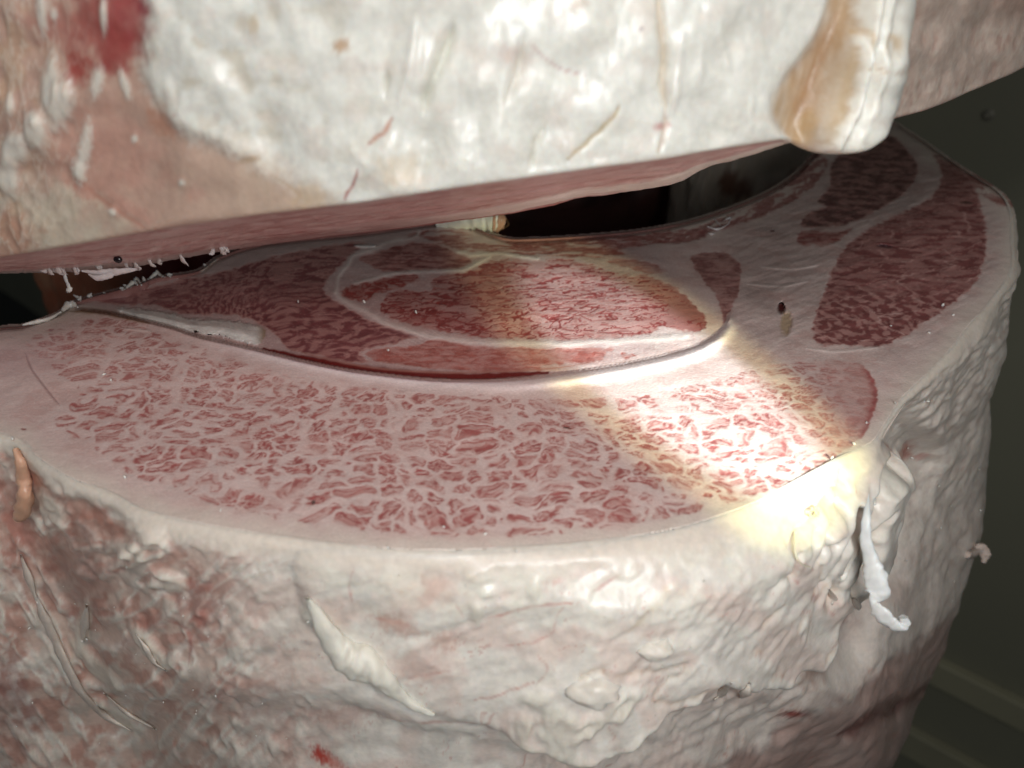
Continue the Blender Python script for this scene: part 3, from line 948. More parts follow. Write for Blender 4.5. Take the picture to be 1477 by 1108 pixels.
def low_wall(px, py, dep, B):
    N = px.shape
    X, Y, Z = B[:, 0] * 1000, B[:, 1] * 1000, B[:, 2] * 1000
    top = sm(0, 7, dep)                          # features start below the rounded rim
    d = np.zeros(N)
    left = sm(480, 200, px - (py - 800) * 0.35)
    right = sm(1262, 1300, px - (py - 640) * 0.12)
    # broad shape
    d += 2.2 * fbm(px / 170, py / 150, 201, 2) * top
    d += 9.0 * sm(0, 60, dep) * sm(1320, 1440, px) + 27 * sm(60, 200, dep) * sm(1080, 1260, px) + 10 * sm(170, 330, dep) * sm(1080, 1260, px)
    sdc = sdist(px, py, spline(FLAP, 4, True), 90)
    sdf = sdc + 5 * fbm(px / 40, py / 40, 202, 3)
    fl = sm(-1.5, 17, sdf) * sm(-70, 30, sdf + 40)
    amp = lerp(2.0, 13.0, sm(560, 1000, px))
    rim = sm(0, 16, dep)
    d += amp * fl * (0.15 + 0.85 * rim)
    d -= 9.0 * sm(2, -12, sdf) * sm(-80, -25, sdf) * sm(1150, 1230, px) * sm(0, 10, dep)
    und = sm(0, -60, sdf) * sm(980, 1060, py) * sm(1350, 1100, px)
    d -= 8 * und
    # fat: creamy grey-white
    base_c = np.array((0.77, 0.71, 0.63))
    col = np.tile(base_c, N + (1,))
    t1 = fbm(px / 60, py / 45, 210, 3); t2 = fbm(px / 18, py / 14, 211, 3)
    col = col * (1 + 0.10 * t1 + 0.05 * t2)[..., None]
    col = mixc(col, (0.71, 0.53, 0.455), 0.5 * sm(0.0, 0.6, fbm(px / 95, py / 60, 212, 3) + 0.15))
    # centre: soft sheets, faint fibres rising to the right
    cen = (1 - left) * (1 - right)
    u = px * 0.95 - py * 0.31; v = px * 0.31 + py * 0.95
    f1 = 1 - abs(fbm(u / 90 + 0.3 * t1, v / 17, 220, 3)) * 2
    d += cen * top * (0.40 * f1 + 0.45 * fbm(px / 36, py / 26, 221, 3))
    # flap wrinkles
    wr = fl * sm(760, 980, px) * (1 - right)
    u2 = px * 0.62 - py * 0.78; v2 = px * 0.78 + py * 0.62
    w1 = 1 - abs(fbm(u2 / 95 + 0.35 * t1, v2 / 24, 222, 3)) * 2
    d += wr * top * (0.8 * w1 + 0.28 * fbm(px / 14, py / 14, 223, 2))
    # right side: crumbly, streaked to the upper right
    r1 = 1 - abs(fbm(u2 / 55 + 0.4 * t1, v2 / 12, 224, 3)) * 2
    r2 = fbm(u2 / 14, v2 / 6, 225, 3)
    d += right * top * (1.2 * r1 + 0.9 * r2 + 1.6 * fbm(px / 60, py / 70, 226, 3))
    col = mixc(col, (0.71, 0.62, 0.54), 0.8 * right)
    col = mixc(col, (0.70, 0.62, 0.54), 0.5 * right * sm(0.2, 0.8, r1))
    col = mixc(col, (0.40, 0.27, 0.22), 0.3 * right * sm(0.1, 0.6, -r2))
    # under the flap: ropey dark folds running to the right
    ru = sm(4, -12, sdf) * sm(700, 860, px + (py - 1000) * 0.4) * sm(900, 1000, py + (px - 1000) * 0.55)
    ru = ru * (1 - 0.6 * right)
    u3 = px * 0.90 - py * 0.43; v3 = px * 0.43 + py * 0.90
    k1 = 1 - abs(fbm(u3 / 60 + 0.4 * t1, v3 / 15, 227, 3)) * 2
    d += ru * (1.7 * k1 + 0.4 * fbm(px / 12, py / 10, 228, 2))
    col = mixc(col, (0.58, 0.46, 0.40), 0.4 * ru)
    # left: membranes and strings over red-brown recesses
    a = 1.02 - 0.45 * sm(100, 480, px)
    ul = px * np.cos(a) + py * np.sin(a); vl = -px * np.sin(a) + py * np.cos(a)
    q1 = 1 - abs(fbm(ul / 120 + 0.5 * t1, vl / 38, 230, 3)) * 2
    q2 = 1 - abs(fbm(ul / 50 + 0.3 * t2, vl / 19, 231, 3)) * 2
    pat = fbm(px / 70, py / 60, 232, 3)
    strg = sm(0.35, 0.95, q1) * sm(-0.5, 0.3, pat + 0.2)
    d += left * top * (2.2 * strg + 0.3 * q2 + 0.25 * fbm(px / 12, py / 10, 233, 3))
    mot = fbm(px / 44 + 0.5 * t1, py / 36, 234, 4)
    cl = sm(0.02, 0.42, fbm(px / 30, py / 26, 235, 3) + 0.25 * pat)
    col = mixc(col, (0.61, 0.44, 0.36), left * 0.90 * sm(0.95, 0.25, q1) * top)
    col = mixc(col, (0.46, 0.22, 0.17), left * 0.62 * sm(-0.05, 0.45, mot) * top)
    col = mixc(col, (0.57, 0.50, 0.43), left * 0.75 * cl * sm(0.35, -0.1, mot) * top)
    d += left * top * 1.0 * cl
    col = mixc(col, (0.62, 0.56, 0.48), left * 0.80 * sm(0.70, 0.95, q1) * sm(-0.3, 0.3, pat + 0.25))
    for x0, y0, rx, ry, an, c, k in ((285, 870, 26, 40, -0.5, (0.33, 0.08, 0.06), .75), (215, 900, 22, 14, 0, (0.38, 0.11, 0.08), .6), (60, 700, 22, 60, -0.5, (0.36, 0.12, 0.08), .8),
                                     (120, 740, 60, 22, 0.6, (0.36, 0.15, 0.11), .75), (20, 760, 22, 80, -.2, (0.34, 0.12, 0.09), .8), (110, 830, 40, 60, -.4, (0.24, 0.06, 0.045), .8), (10, 1000, 30, 60, -.3, (0.2, 0.05, 0.045), .7),
                                     (463, 1090, 15, 9, 0.6, (0.45, 0.045, 0.03), .95), (482, 1102, 16, 8, 0.5, (0.48, 0.10, 0.07), .85), (495, 1040, 60, 10, 0.1, (0.50, 0.25, 0.2), .6), (570, 900, 34, 12, 0.35, (0.52, 0.26, 0.19), .7),
                                     (455, 905, 55, 40, 0.3, (0.52, 0.40, 0.34), .6), (640, 925, 18, 12, 0, (0.50, 0.24, 0.17), .6), (805, 830, 18, 10, -0.5, (0.52, 0.22, 0.16), .75),
                                     (610, 850, 60, 26, 0.1, (0.60, 0.38, 0.29), .55), (590, 965, 50, 20, 0.1, (0.55, 0.36, 0.30), .6), (345, 1010, 60, 22, 0.2, (0.5, 0.36, 0.32), .5),
                                     (1308, 655, 8, 16, 0.7, (0.40, 0.10, 0.06), .8), (1300, 560, 12, 10, 0, (0.45, 0.25, 0.2), .5), (1205, 885, 13, 26, 0.55, (0.20, 0.028, 0.022), .9),
                                     (1180, 925, 12, 16, 0.5, (0.12, 0.02, 0.02), .8), (1145, 1030, 18, 5, 0, (0.24, 0.03, 0.02), .9), (1175, 960, 16, 30, 0.3, (0.34, 0.17, 0.12), .6),
                                     (1175, 866, 4, 6, 0, (0.3, 0.05, 0.05), .8), (1330, 660, 12, 3, -0.3, (0.40, 0.12, 0.09), .6)):
        m = blot(px, py, x0, y0, rx, ry, an, 0.6, int(x0), 0.75)
        col = mixc(col, c, (k if x0 > 1000 or k > .9 else k * .72) * m * top)
    # lean below the fat at the lower right, its shading painted into the colour
    lean = sm(-14, 14, (py - (905 + (1350 - px) * 0.66)) + 22 * fbm(px / 40, py / 40, 240, 3)) * sm(1000, 1090, px + (py - 1000) * .4)
    lc = np.tile(np.array((0.27, 0.13, 0.105)), N + (1,)) * (1 + 0.3 * fbm(px / 30, py / 26, 241, 3))[..., None]
    col = col + (lc - col) * (0.6 * lean)[..., None]
    ln2 = stroke(px, py, [(1345, 985), (1310, 1010), (1260, 1035), (1200, 1060)], 10, wob=6)
    col = mixc(col, (0.10, 0.025, 0.022), 0.75 * ln2); d -= 2.5 * ln2
    # fine blood vessels
    vn = fbm(u / 75 + 0.5 * t1, v / 30, 245, 3)
    vs = sm(0.035, 0.0, abs(vn)) * sm(0.05, 0.5, fbm(px / 60, py / 50, 246, 2)) * (1 - left) * (1 - right)
    col = mixc(col, (0.55, 0.25, 0.19), 0.55 * vs * top)
    vs = sm(0.05, 0.0, abs(fbm(u2 / 40, v2 / 22, 247, 2))) * sm(0.15, 0.5, fbm(px / 45, py / 60, 248, 2)) * right
    col = mixc(col, (0.46, 0.26, 0.2), 0.45 * vs * top)
    for pts, w, c in ((C2b([(295, 225), (310, 290), (295, 370), (310, 430)]), 2.2, (0.40, 0.06, 0.04)), (C2b([(335, 243), (430, 248), (480, 250), (550, 270)]), 1.5, (0.48, 0.12, 0.09)),
                      (C2b([(840, 500), (950, 470), (1050, 445), (1150, 435), (1220, 430)]), 2.2, (0.52, 0.17, 0.12)), (C2b([(1180, 440), (1150, 480), (1135, 520), (1130, 550), (1050, 590), (930, 610)]), 1.7, (0.54, 0.2, 0.15)),
                      (C2b([(1290, 390), (1350, 350), (1410, 310)]), 1.7, (0.54, 0.22, 0.17)), (C2b([(400, 490), (480, 510), (560, 530)]), 4.5, (0.55, 0.22, 0.15)),
                      (C2b([(800, 830), (900, 810), (1000, 770), (1060, 755)]), 2.2, (0.50, 0.2, 0.15)), (C2b([(400, 950), (520, 925), (700, 915), (820, 900), (900, 880)]), 2.4, (0.52, 0.24, 0.19)),
                      (C2b([(730, 430), (760, 490)]), 1.5, (0.5, 0.2, 0.15)), (C2b([(760, 400), (820, 370)]), 2, (0.5, 0.2, 0.15)), (C2b([(590, 310), (600, 370)]), 3, (0.55, 0.28, 0.2)),
                      (C2b([(520, 740), (640, 720), (740, 705)]), 2, (0.54, 0.28, 0.22)), (C2b([(1060, 640), (1110, 700), (1060, 760)]), 2, (0.50, 0.24, 0.18)),
                      (CL([(520, 640), (580, 665), (600, 720), (590, 780)]), 3, (0.36, 0.12, 0.10)), (C3b([(150, 390), (220, 340), (270, 310)]), 2, (0.54, 0.22, 0.17)),
                      (C3b([(1060, 440), (1065, 480)]), 1.8, (0.28, 0.03, 0.03)), (C3b([(985, 340), (1000, 350)]), 3, (0.5, 0.16, 0.12)),
                      (G6([(1410, 270), (1440, 240)]), 1.5, (0.35, 0.07, 0.05)), (G6([(1380, 330), (1420, 280), (1477, 275)]), 2.2, (0.36, 0.09, 0.07)),
                      (C3b([(300, 560), (380, 480), (440, 400), (480, 350)]), 5, (0.60, 0.46, 0.30)), (C3b([(800, 660), (860, 620)]), 4, (0.58, 0.42, 0.3))):
        m = stroke(px, py, pts, w, wob=2.0, seed=int(w * 10))
        col = mixc(col, c, 0.75 * m * sm(0, 3, dep) * (0.6 + 0.5 * t2))
        d -= 0.15 * m
    # creases of the flap
    for pts, w, k in ((G6([(1000, 350), (950, 420), (870, 540), (790, 660), (690, 760), (620, 850)]), 6.0, 8.0), (G6([(1010, 480), (930, 600), (900, 700), (850, 820), (800, 970)]), 6.0, 8.0),
                      (G6([(710, 900), (670, 1000), (655, 1100)]), 5.0, 5.0), (C3b([(1060, 250), (1090, 300), (1070, 380), (1040, 420)]), 2.6, 2.0), (C3b([(560, 670), (600, 740), (570, 760)]), 3, 2.5),
                      (C3b([(940, 440), (880, 500), (850, 540)]), 3, 1.6), (C3b([(1020, 490), (1000, 560)]), 2.5, 1.3), (C3b([(250, 740), (350, 715), (480, 700), (560, 665)]), 3.0, 2.0),
                      (G6([(1240, 220), (1215, 290)]), 4, 2.0), (C3b([(100, 780), (120, 730), (180, 705), (210, 720)]), 3.2, 3.0)):
        m = stroke(px, py, pts, w, wob=2.5, seed=3)
        d -= k * m * sm(0, 4, dep)
        col = mixc(col, (0.50, 0.34, 0.20), 0.35 * m)
    # fat lumps standing out of the sheet
    for x0, y0, rx, ry, an, h in ((447, 885, 16, 12, 1.0, 1.6), (690, 828, 20, 14, 0, 1.2), (688, 884, 9, 14, 0, 1.4),
                                  (770, 850, 9, 14, .2, 1.3), (700, 856, 10, 8, 0, 1.0), (815, 1052, 30, 18, 0, 3.0), (865, 1050, 30, 18, -.3, 3.0), (905, 1020, 28, 17, -.5, 2.6), (760, 1050, 26, 15, 0, 2.2),
                                  (775, 1010, 22, 15, 0, 1.8), (800, 1030, 18, 12, 0, 1.6), (218, 772, 22, 16, 0.6, 2.4), (250, 842, 20, 11, 0.3, 2.0), (195, 800, 16, 11, 0.4, 1.8), (75, 735, 30, 14, 0.9, 2.0),
                                  (1225, 655, 14, 20, 0.2, 1.8), (1255, 665, 10, 20, 0.2, 1.4), (140, 960, 50, 9, 0.8, 2.2), (165, 1035, 45, 12, 0.5, 2.2), (215, 930, 40, 9, 0.85, 2.4), (120, 905, 9, 36, 0.2, 1.8)):
        m = blot(px, py, x0, y0, rx, ry, an, 0.22, int(y0), 0.45)
        d += h * m ** 1.0 * sm(0, 4, dep)
        col = mixc(col, (0.70, 0.65, 0.55), 0.75 * m * sm(0, 3, dep))
    # rim: join the colour of the cut's edge
    col = mixc(col, FATW * 0.98, sm(9.0, 2.5, dep + 2.2 * fbm(px / 30, py / 20, 250, 3)))
    col = mixc(col, (0.72, 0.68, 0.58), 0.6 * sm(1, 7, dep) * sm(34, 8, dep) * sm(350, 480, px) * sm(1250, 1100, px) * sm(-0.4, 0.3, t1))
    d *= sm(-0.2, 3, dep)
    return d, col, sdc, lean


D = np.zeros(len(B)); C = np.tile(np.array((0.6, 0.5, 0.42)), (len(B), 1)); SF = np.full(len(B), -99.0); LE = np.zeros(len(B))
for it in range(3):                          # settle the traced features on the displaced surface
    D[vis], C[vis], SF[vis], LE[vis] = low_wall(wpx[vis], wpy[vis], dep[vis], B[vis])
    if it < 2:
        d_ = soften(D, ni, nj, 5, True) / 1000
        wpx, wpy, wd = project(B + np.stack([Sx * d_, Sy * d_, -0.12 * d_], 1))
hid = ~vis
D = soften(D, ni, nj, 3, True)
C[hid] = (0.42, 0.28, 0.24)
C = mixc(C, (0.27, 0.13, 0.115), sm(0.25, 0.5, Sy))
D[hid] = 2.5 * fbm(B[hid, 0] * 60, B[hid, 2] * 60 + B[hid, 1] * 40, 260, 3) * sm(0, 7, dep[hid])
fade = 1.0
W = B.copy()
W[:, 0] += Sx * D / 1000; W[:, 1] += Sy * D / 1000
W[:, 2] -= 0.0004 * D * 0.3
Q = grid_quads(ni, nj, True)
if area > 0:
    Q = Q[:, ::-1]
nw = vnormals(W, Q)
sf_q, le_q = SF[Q[:, 0]], LE[Q[:, 0]]
s_lean = (le_q > 0.5) & (sf_q <= 0)
s_flap = main_patch((sf_q > 0) & ~s_lean, sf_q, ni, nj, True)
put('fat_cover', W, Q[~s_lean & ~s_flap], C, nw, M_FAT, low)
put('fat_flap', W, Q[s_flap], C, nw, M_FAT, low)
put('lean_patch', W, Q[s_lean], C, nw, M_FAT, low)
bot = W.reshape(ni, nj, 3)[:, -1]
T = np.stack([np.arange(ni), (np.arange(ni) + 1) % ni, np.full(ni, ni)], -1)
put('cut_end', np.vstack([bot, bot.mean(0)[None]]), T, np.tile(np.array((0.3, 0.1, 0.09)), (ni + 1, 1)), None, M_FAT, low)
LW = W[vis]; LWx, LWy, LWd = project(LW)


def near(px, py, cloud, cx, cy, cd, off=0.0, pick=1.6):
    """the visible surface point of a cloud at a photo pixel, moved towards the camera by off metres"""
    m = (abs(cx - px) < 4) & (abs(cy - py) < 4)
    if not m.any():
        m = (abs(cx - px) < 14) & (abs(cy - py) < 14)
    k = np.where(m)[0]
    k = k[np.argmin(cd[k])]
    depth = cd[k] - off
    dx, dy, dz = ray(px, py)
    fwd = dy * CT - dz * ST
    t = depth / fwd
    return np.array((float(dx * t), float(dy * t), H + float(dz * t)))


def on_low(px, py, off=0.0):
    return near(px, py, LW, LWx, LWy, LWd, off)


# loose strands and shreds of the lower quarter
WHITE = (0.72, 0.71, 0.68)
P0 = [on_low(1252, 712, -.001), on_low(1250, 748, .006)]
bd = 0.335


def at_depth(px, py, depth):
    dx, dy, dz = ray(px, py)
    t = depth / (dy * CT - dz * ST)
    return np.array((float(dx * t), float(dy * t), H + float(dz * t)))


d0 = float((P0[1][1]) * CT - (P0[1][2] - H) * ST)
pts = [P0[0], P0[1]] + [at_depth(x, y, d0 + e) for x, y, e in ((1249, 780, .001), (1256, 806, .002), (1262, 830, .002), (1266, 855, .003), (1260, 868, .003), (1268, 882, .002), (1284, 898, .002), (1298, 906, .001), (1305, 900, .0), (1303, 890, -.001))]
k = d0 / F
strand('fat_strand', [tube(pts, [1.5 * k, 6 * k, 8 * k, 11 * k, 16 * k, 17 * k, 6 * k, 13 * k, 13 * k, 8 * k, 8 * k, 6 * k], 16, 0.38, 0.28, 4, 8, .5)], WHITE, M_FATS, low, 5)
pts = [on_low(1147, 768, .001), on_low(1146, 790, .002), on_low(1150, 806, .003), on_low(1158, 815, .003), on_low(1170, 819, .002)]
strand('fat_strand', [tube(pts, [1.6 * k, 1.6 * k, 1.5 * k, 1.3 * k, 1.0 * k], 8, 1, .1, 6)], (0.74, 0.66, 0.5), M_FATS, low, 6)
pts = [on_low(x, y, .0025) for x, y in ((1172, 738), (1178, 732), (1182, 740), (1174, 746), (1168, 742), (1173, 735), (1180, 745))]
strand('fat_strand', [tube(pts, [1.3 * k] * 7, 8, 1, .1, 7)], (0.74, 0.64, 0.42), M_FATS, low, 7)
# tag of orange-pink tissue at the left end
pts = [on_low(22, 648, .002), on_low(30, 668, .004), on_low(34, 690, .005), on_low(36, 715, .006), on_low(32, 738, .006), on_low(26, 748, .005)]
kl = float(pts[0][1] * CT - (pts[0][2] - H) * ST) / F
strand('tissue_tag', [tube(pts, [5 * kl, 8 * kl, 10 * kl, 11 * kl, 12 * kl, 8 * kl], 14, 0.8, .35, 8)], (0.62, 0.36, 0.24), M_FATS, low, 8)
# strings on the left side
for i, (pp, r) in enumerate((([(52, 858), (64, 890), (80, 925), (96, 960), (118, 1000), (150, 1032), (190, 1055)], 9), ([(196, 915), (210, 935), (222, 955), (240, 968)], 6), ([(125, 872), (122, 900), (118, 925)], 8),
                             ([(30, 800), (42, 835), (54, 870)], 8), ([(150, 1000), (185, 1030), (225, 1052)], 7), ([(1030, 1010), (1040, 1000), (1055, 985)], 7),
                             ([(1195, 850), (1202, 862), (1200, 872)], 6), ([(1230, 862), (1236, 872), (1238, 880)], 7), ([(1082, 985), (1075, 1000), (1068, 1008)], 8))):
    pts = [on_low(x, y, .0002) for x, y in pp]
    kk = float(pts[0][1] * CT - (pts[0][2] - H) * ST) / F
    strand('fat_strand', [tube(pts, [1.5 * kk] + [r * kk] * (len(pp) - 2) + [1.5 * kk], 12, 0.45, .45, 20 + i, 6, .5)], (0.58, 0.50, 0.43), M_FATS, low, 20 + i)
# teardrop of fat and round lumps standing out of the front
def blob(p, r, seed, squash=(1, 1, 1), wob=.18):
    a = np.linspace(0, math.pi, 15); b = np.linspace(0, 2 * math.pi, 26, endpoint=False)
    Bq, Aq = np.meshgrid(b, a, indexing='ij')
    n = np.stack([np.sin(Aq) * np.cos(Bq), np.sin(Aq) * np.sin(Bq), np.cos(Aq)], -1)
    q = 1 + wob * fbm(n[..., 0] * 1.6 + seed, n[..., 2] * 1.6 + n[..., 1] * 1.2 - seed, seed, 3)
    V = np.asarray(p) + n * np.asarray(squash) * (r * q)[..., None]
    return V.reshape(-1, 3), grid_quads(26, 15, True)


tear = [(444, 862, 2), (455, 882, 8), (474, 912, 14), (486, 930, 19), (503, 945, 25), (522, 955, 26), (541, 966, 21), (556, 982, 15), (571, 998, 10), (586, 1010, 8), (602, 1020, 7), (616, 1027, 5), (626, 1031, 3)]
pts = [on_low(x, y, 0.0) for x, y, r in tear]
pts = [p * 1.0 for p in pts]
kk = float(pts[4][1] * CT - (pts[4][2] - H) * ST) / F
sp_ = np.array(pts); sp_[1:-1] = (sp_[:-2] + sp_[1:-1] * 2 + sp_[2:]) / 4
strand('fat_lump', [tube(list(sp_), [t[2] * 1.3 * kk for t in tear], 28, .75, .22, 70, 8, .22)], (0.70, 0.66, 0.57), M_FATS, low, 70)
for i, (x, y, r) in enumerate(((855, 995, 25), (944, 936, 17))):
    p = on_low(x, y, -.30 * r * kk)
    strand('fat_lump', [blob(p, r * 1.25 * kk, 80 + i, (1.2, .8, .85))], (0.68, 0.62, 0.54), M_FATS, low, 80 + i)
# ragged knob on the right-hand silhouette
sil = float(LWx[(abs(LWy - 798) < 5) & (LWd < 0.8)].max())
pts = [on_low(sil - 16, 800, .0), on_low(sil - 6, 797, .0)]
dk = float(pts[1][1] * CT - (pts[1][2] - H) * ST)
pts += [at_depth(sil + 4, 790, dk), at_depth(sil + 10, 800, dk), at_depth(sil + 8, 812, dk)]
kk = dk / F
strand('fat_strand', [tube(pts, [6 * kk, 9 * kk, 8 * kk, 7 * kk, 3 * kk], 12, .7, .5, 31, 6)], (0.52, 0.42, 0.36), M_FATS, low, 31)

# small crumbs and shreds of fat along cut edges and on the sides
rng = random.Random(5)
parts = []


def crumb(p, r, seed):
    n, sgm = 5, 7
    a = np.array([rng.uniform(-1, 1) for _ in range(3)]); a /= np.linalg.norm(a)
    pp = [p - a * r * 1.3, p - a * r * .3, p + a * r * .5, p + a * r * 1.4]
    return tube(pp, [r * .4, r, r * .9, r * .3], sgm, rng.uniform(.5, 1), .5, seed, 2)


for k in range(80):
    zone = rng.random()
    if zone < .55:
        x, y = rng.uniform(5, 480), rng.uniform(790, 1080)
        if y < 640 + x * .45: continue
    elif zone < .8:
        x, y = rng.uniform(500, 1100), rng.uniform(830, 1060)
    else:
        x, y = rng.uniform(1290, 1420), rng.uniform(560, 900)
    if not ((abs(LWx - x) < 4) & (abs(LWy - y) < 4)).any():
        continue
    p = on_low(x, y, .0004)
    parts.append(crumb(p, rng.uniform(.9, 2.3) * p[1] / F, k))
o = strand('fat_crumbs', parts, (0.68, 0.63, 0.55), M_FATS, low, 9); o['kind'] = 'stuff'

# ------------------------------------------------------------------ the upper quarter
upq = thing('beef_quarter', 'fat-covered beef quarter hanging above the gap, a brown-stained flap at its right', 'beef', (0.0, 0.33, 0.42), 'beef quarters parted by the cut')
# bottom edge of its front (photo px, py, distance ahead / H) and far edge of its cut underside
FE = np.array([(-420, 445, 1.80), (-200, 408, 1.64), (0, 374, 1.50), (106, 356, 1.44), (246, 331, 1.37), (352, 316, 1.32), (520, 296, 1.27), (656, 275, 1.26), (832, 250, 1.285), (957, 233, 1.315),
               (1050, 217, 1.35), (1133, 204, 1.40), (1145, 208, 1.405), (1158, 215, 1.41), (1175, 221, 1.42), (1200, 224, 1.435), (1213, 221, 1.445), (1224, 211, 1.455), (1231, 200, 1.465), (1240, 188, 1.50), (1248, 182, 1.56), (1258, 180, 1.64),
               (1291, 174, 1.74), (1330, 164, 1.84), (1362, 152, 1.92), (1408, 132, 2.03), (1450, 114, 2.14), (1477, 100, 2.22), (1600, 40, 2.55), (1800, -30, 3.0)])
BE = np.array([(-420, 475, 2.3), (-200, 430, 2.15), (0, 395, 2.0), (106, 392, 2.03), (200, 384, 2.06), (317, 363, 2.1), (400, 351, 2.12), (480, 341, 2.14), (600, 327, 2.14), (726, 310, 2.10), (797, 297, 2.08), (832, 286, 2.06), (878, 281, 2.04),
               (930, 273, 1.98), (966, 267, 1.92), (985, 261, 1.87), (1003, 249, 1.80), (1027, 239, 1.73), (1080, 225, 1.60), (1120, 212, 1.54), (1140, 206, 1.53), (1170, 212, 1.56), (1200, 214, 1.60), (1240, 180, 1.75), (1264, 174, 1.95),
               (1291, 170, 2.1), (1362, 147, 2.4), (1477, 94, 2.8), (1600, 30, 3.1), (1800, -40, 3.6)])
cx_ = np.arange(-400, 1790, 2.0)
fpy = np.interp(cx_, FE[:, 0], FE[:, 1]); fY = np.interp(cx_, FE[:, 0], FE[:, 2])
bpy_ = np.interp(cx_, BE[:, 0], BE[:, 1]); bY = np.interp(cx_, BE[:, 0], BE[:, 2])


def smooth1(a, n):
    k = np.hanning(2 * n + 3)[1:-1]; k /= k.sum()
    return np.convolve(np.pad(a, n, mode='edge'), k, 'valid')


fY = smooth1(fY, 6); bY = smooth1(bY, 14)
fpy = smooth1(fpy, 2); bpy_ = smooth1(bpy_, 2) + 0.9 * fbm(cx_ / 26, cx_ * 0, 300, 3) * sm(500, 760, cx_) + 1.2 * fbm(cx_ / 9, cx_ * 0 + 4, 301, 3) * sm(430, 330, cx_)
fX, fYw, fZ = at_y(cx_, fpy, fY * H)
bX, bYw, bZ = at_y(cx_, bpy_, bY * H)
fp = np.stack([fX, fYw], 1)
n2 = wall_columns(fp)
n2 *= np.sign(-(n2[len(n2) // 2, 1]))              # outward = towards the camera
hs = [0.0]; st = 0.0007
while hs[-1] < 0.30:
    hs.append(hs[-1] + st); st *= 1.008
hs = np.array(hs)
ni, nj = len(cx_), len(hs)
R1 = 0.0022
off = np.where(hs < R1, R1 * (np.sqrt(np.clip(1 - (1 - hs / R1) ** 2, 0, 1)) - 1), 0)
B = np.zeros((ni, nj, 3))
B[..., :2] = fp[:, None, :] + n2[:, None, :] * off[None, :, None]
B[..., 2] = fZ[:, None] + hs[None, :]
B = B.reshape(-1, 3)
upx, upy, ud = project(B)
hh = np.tile(hs * 1000, ni)
FL = [(1200, -60), (1196, 0), (1180, 45), (1150, 92), (1112, 132), (1108, 160), (1122, 188), (1134, 204), (1150, 230), (1226, 240), (1241, 190), (1256, 164), (1265, 120), (1272, 82), (1278, 40), (1284, -60)]


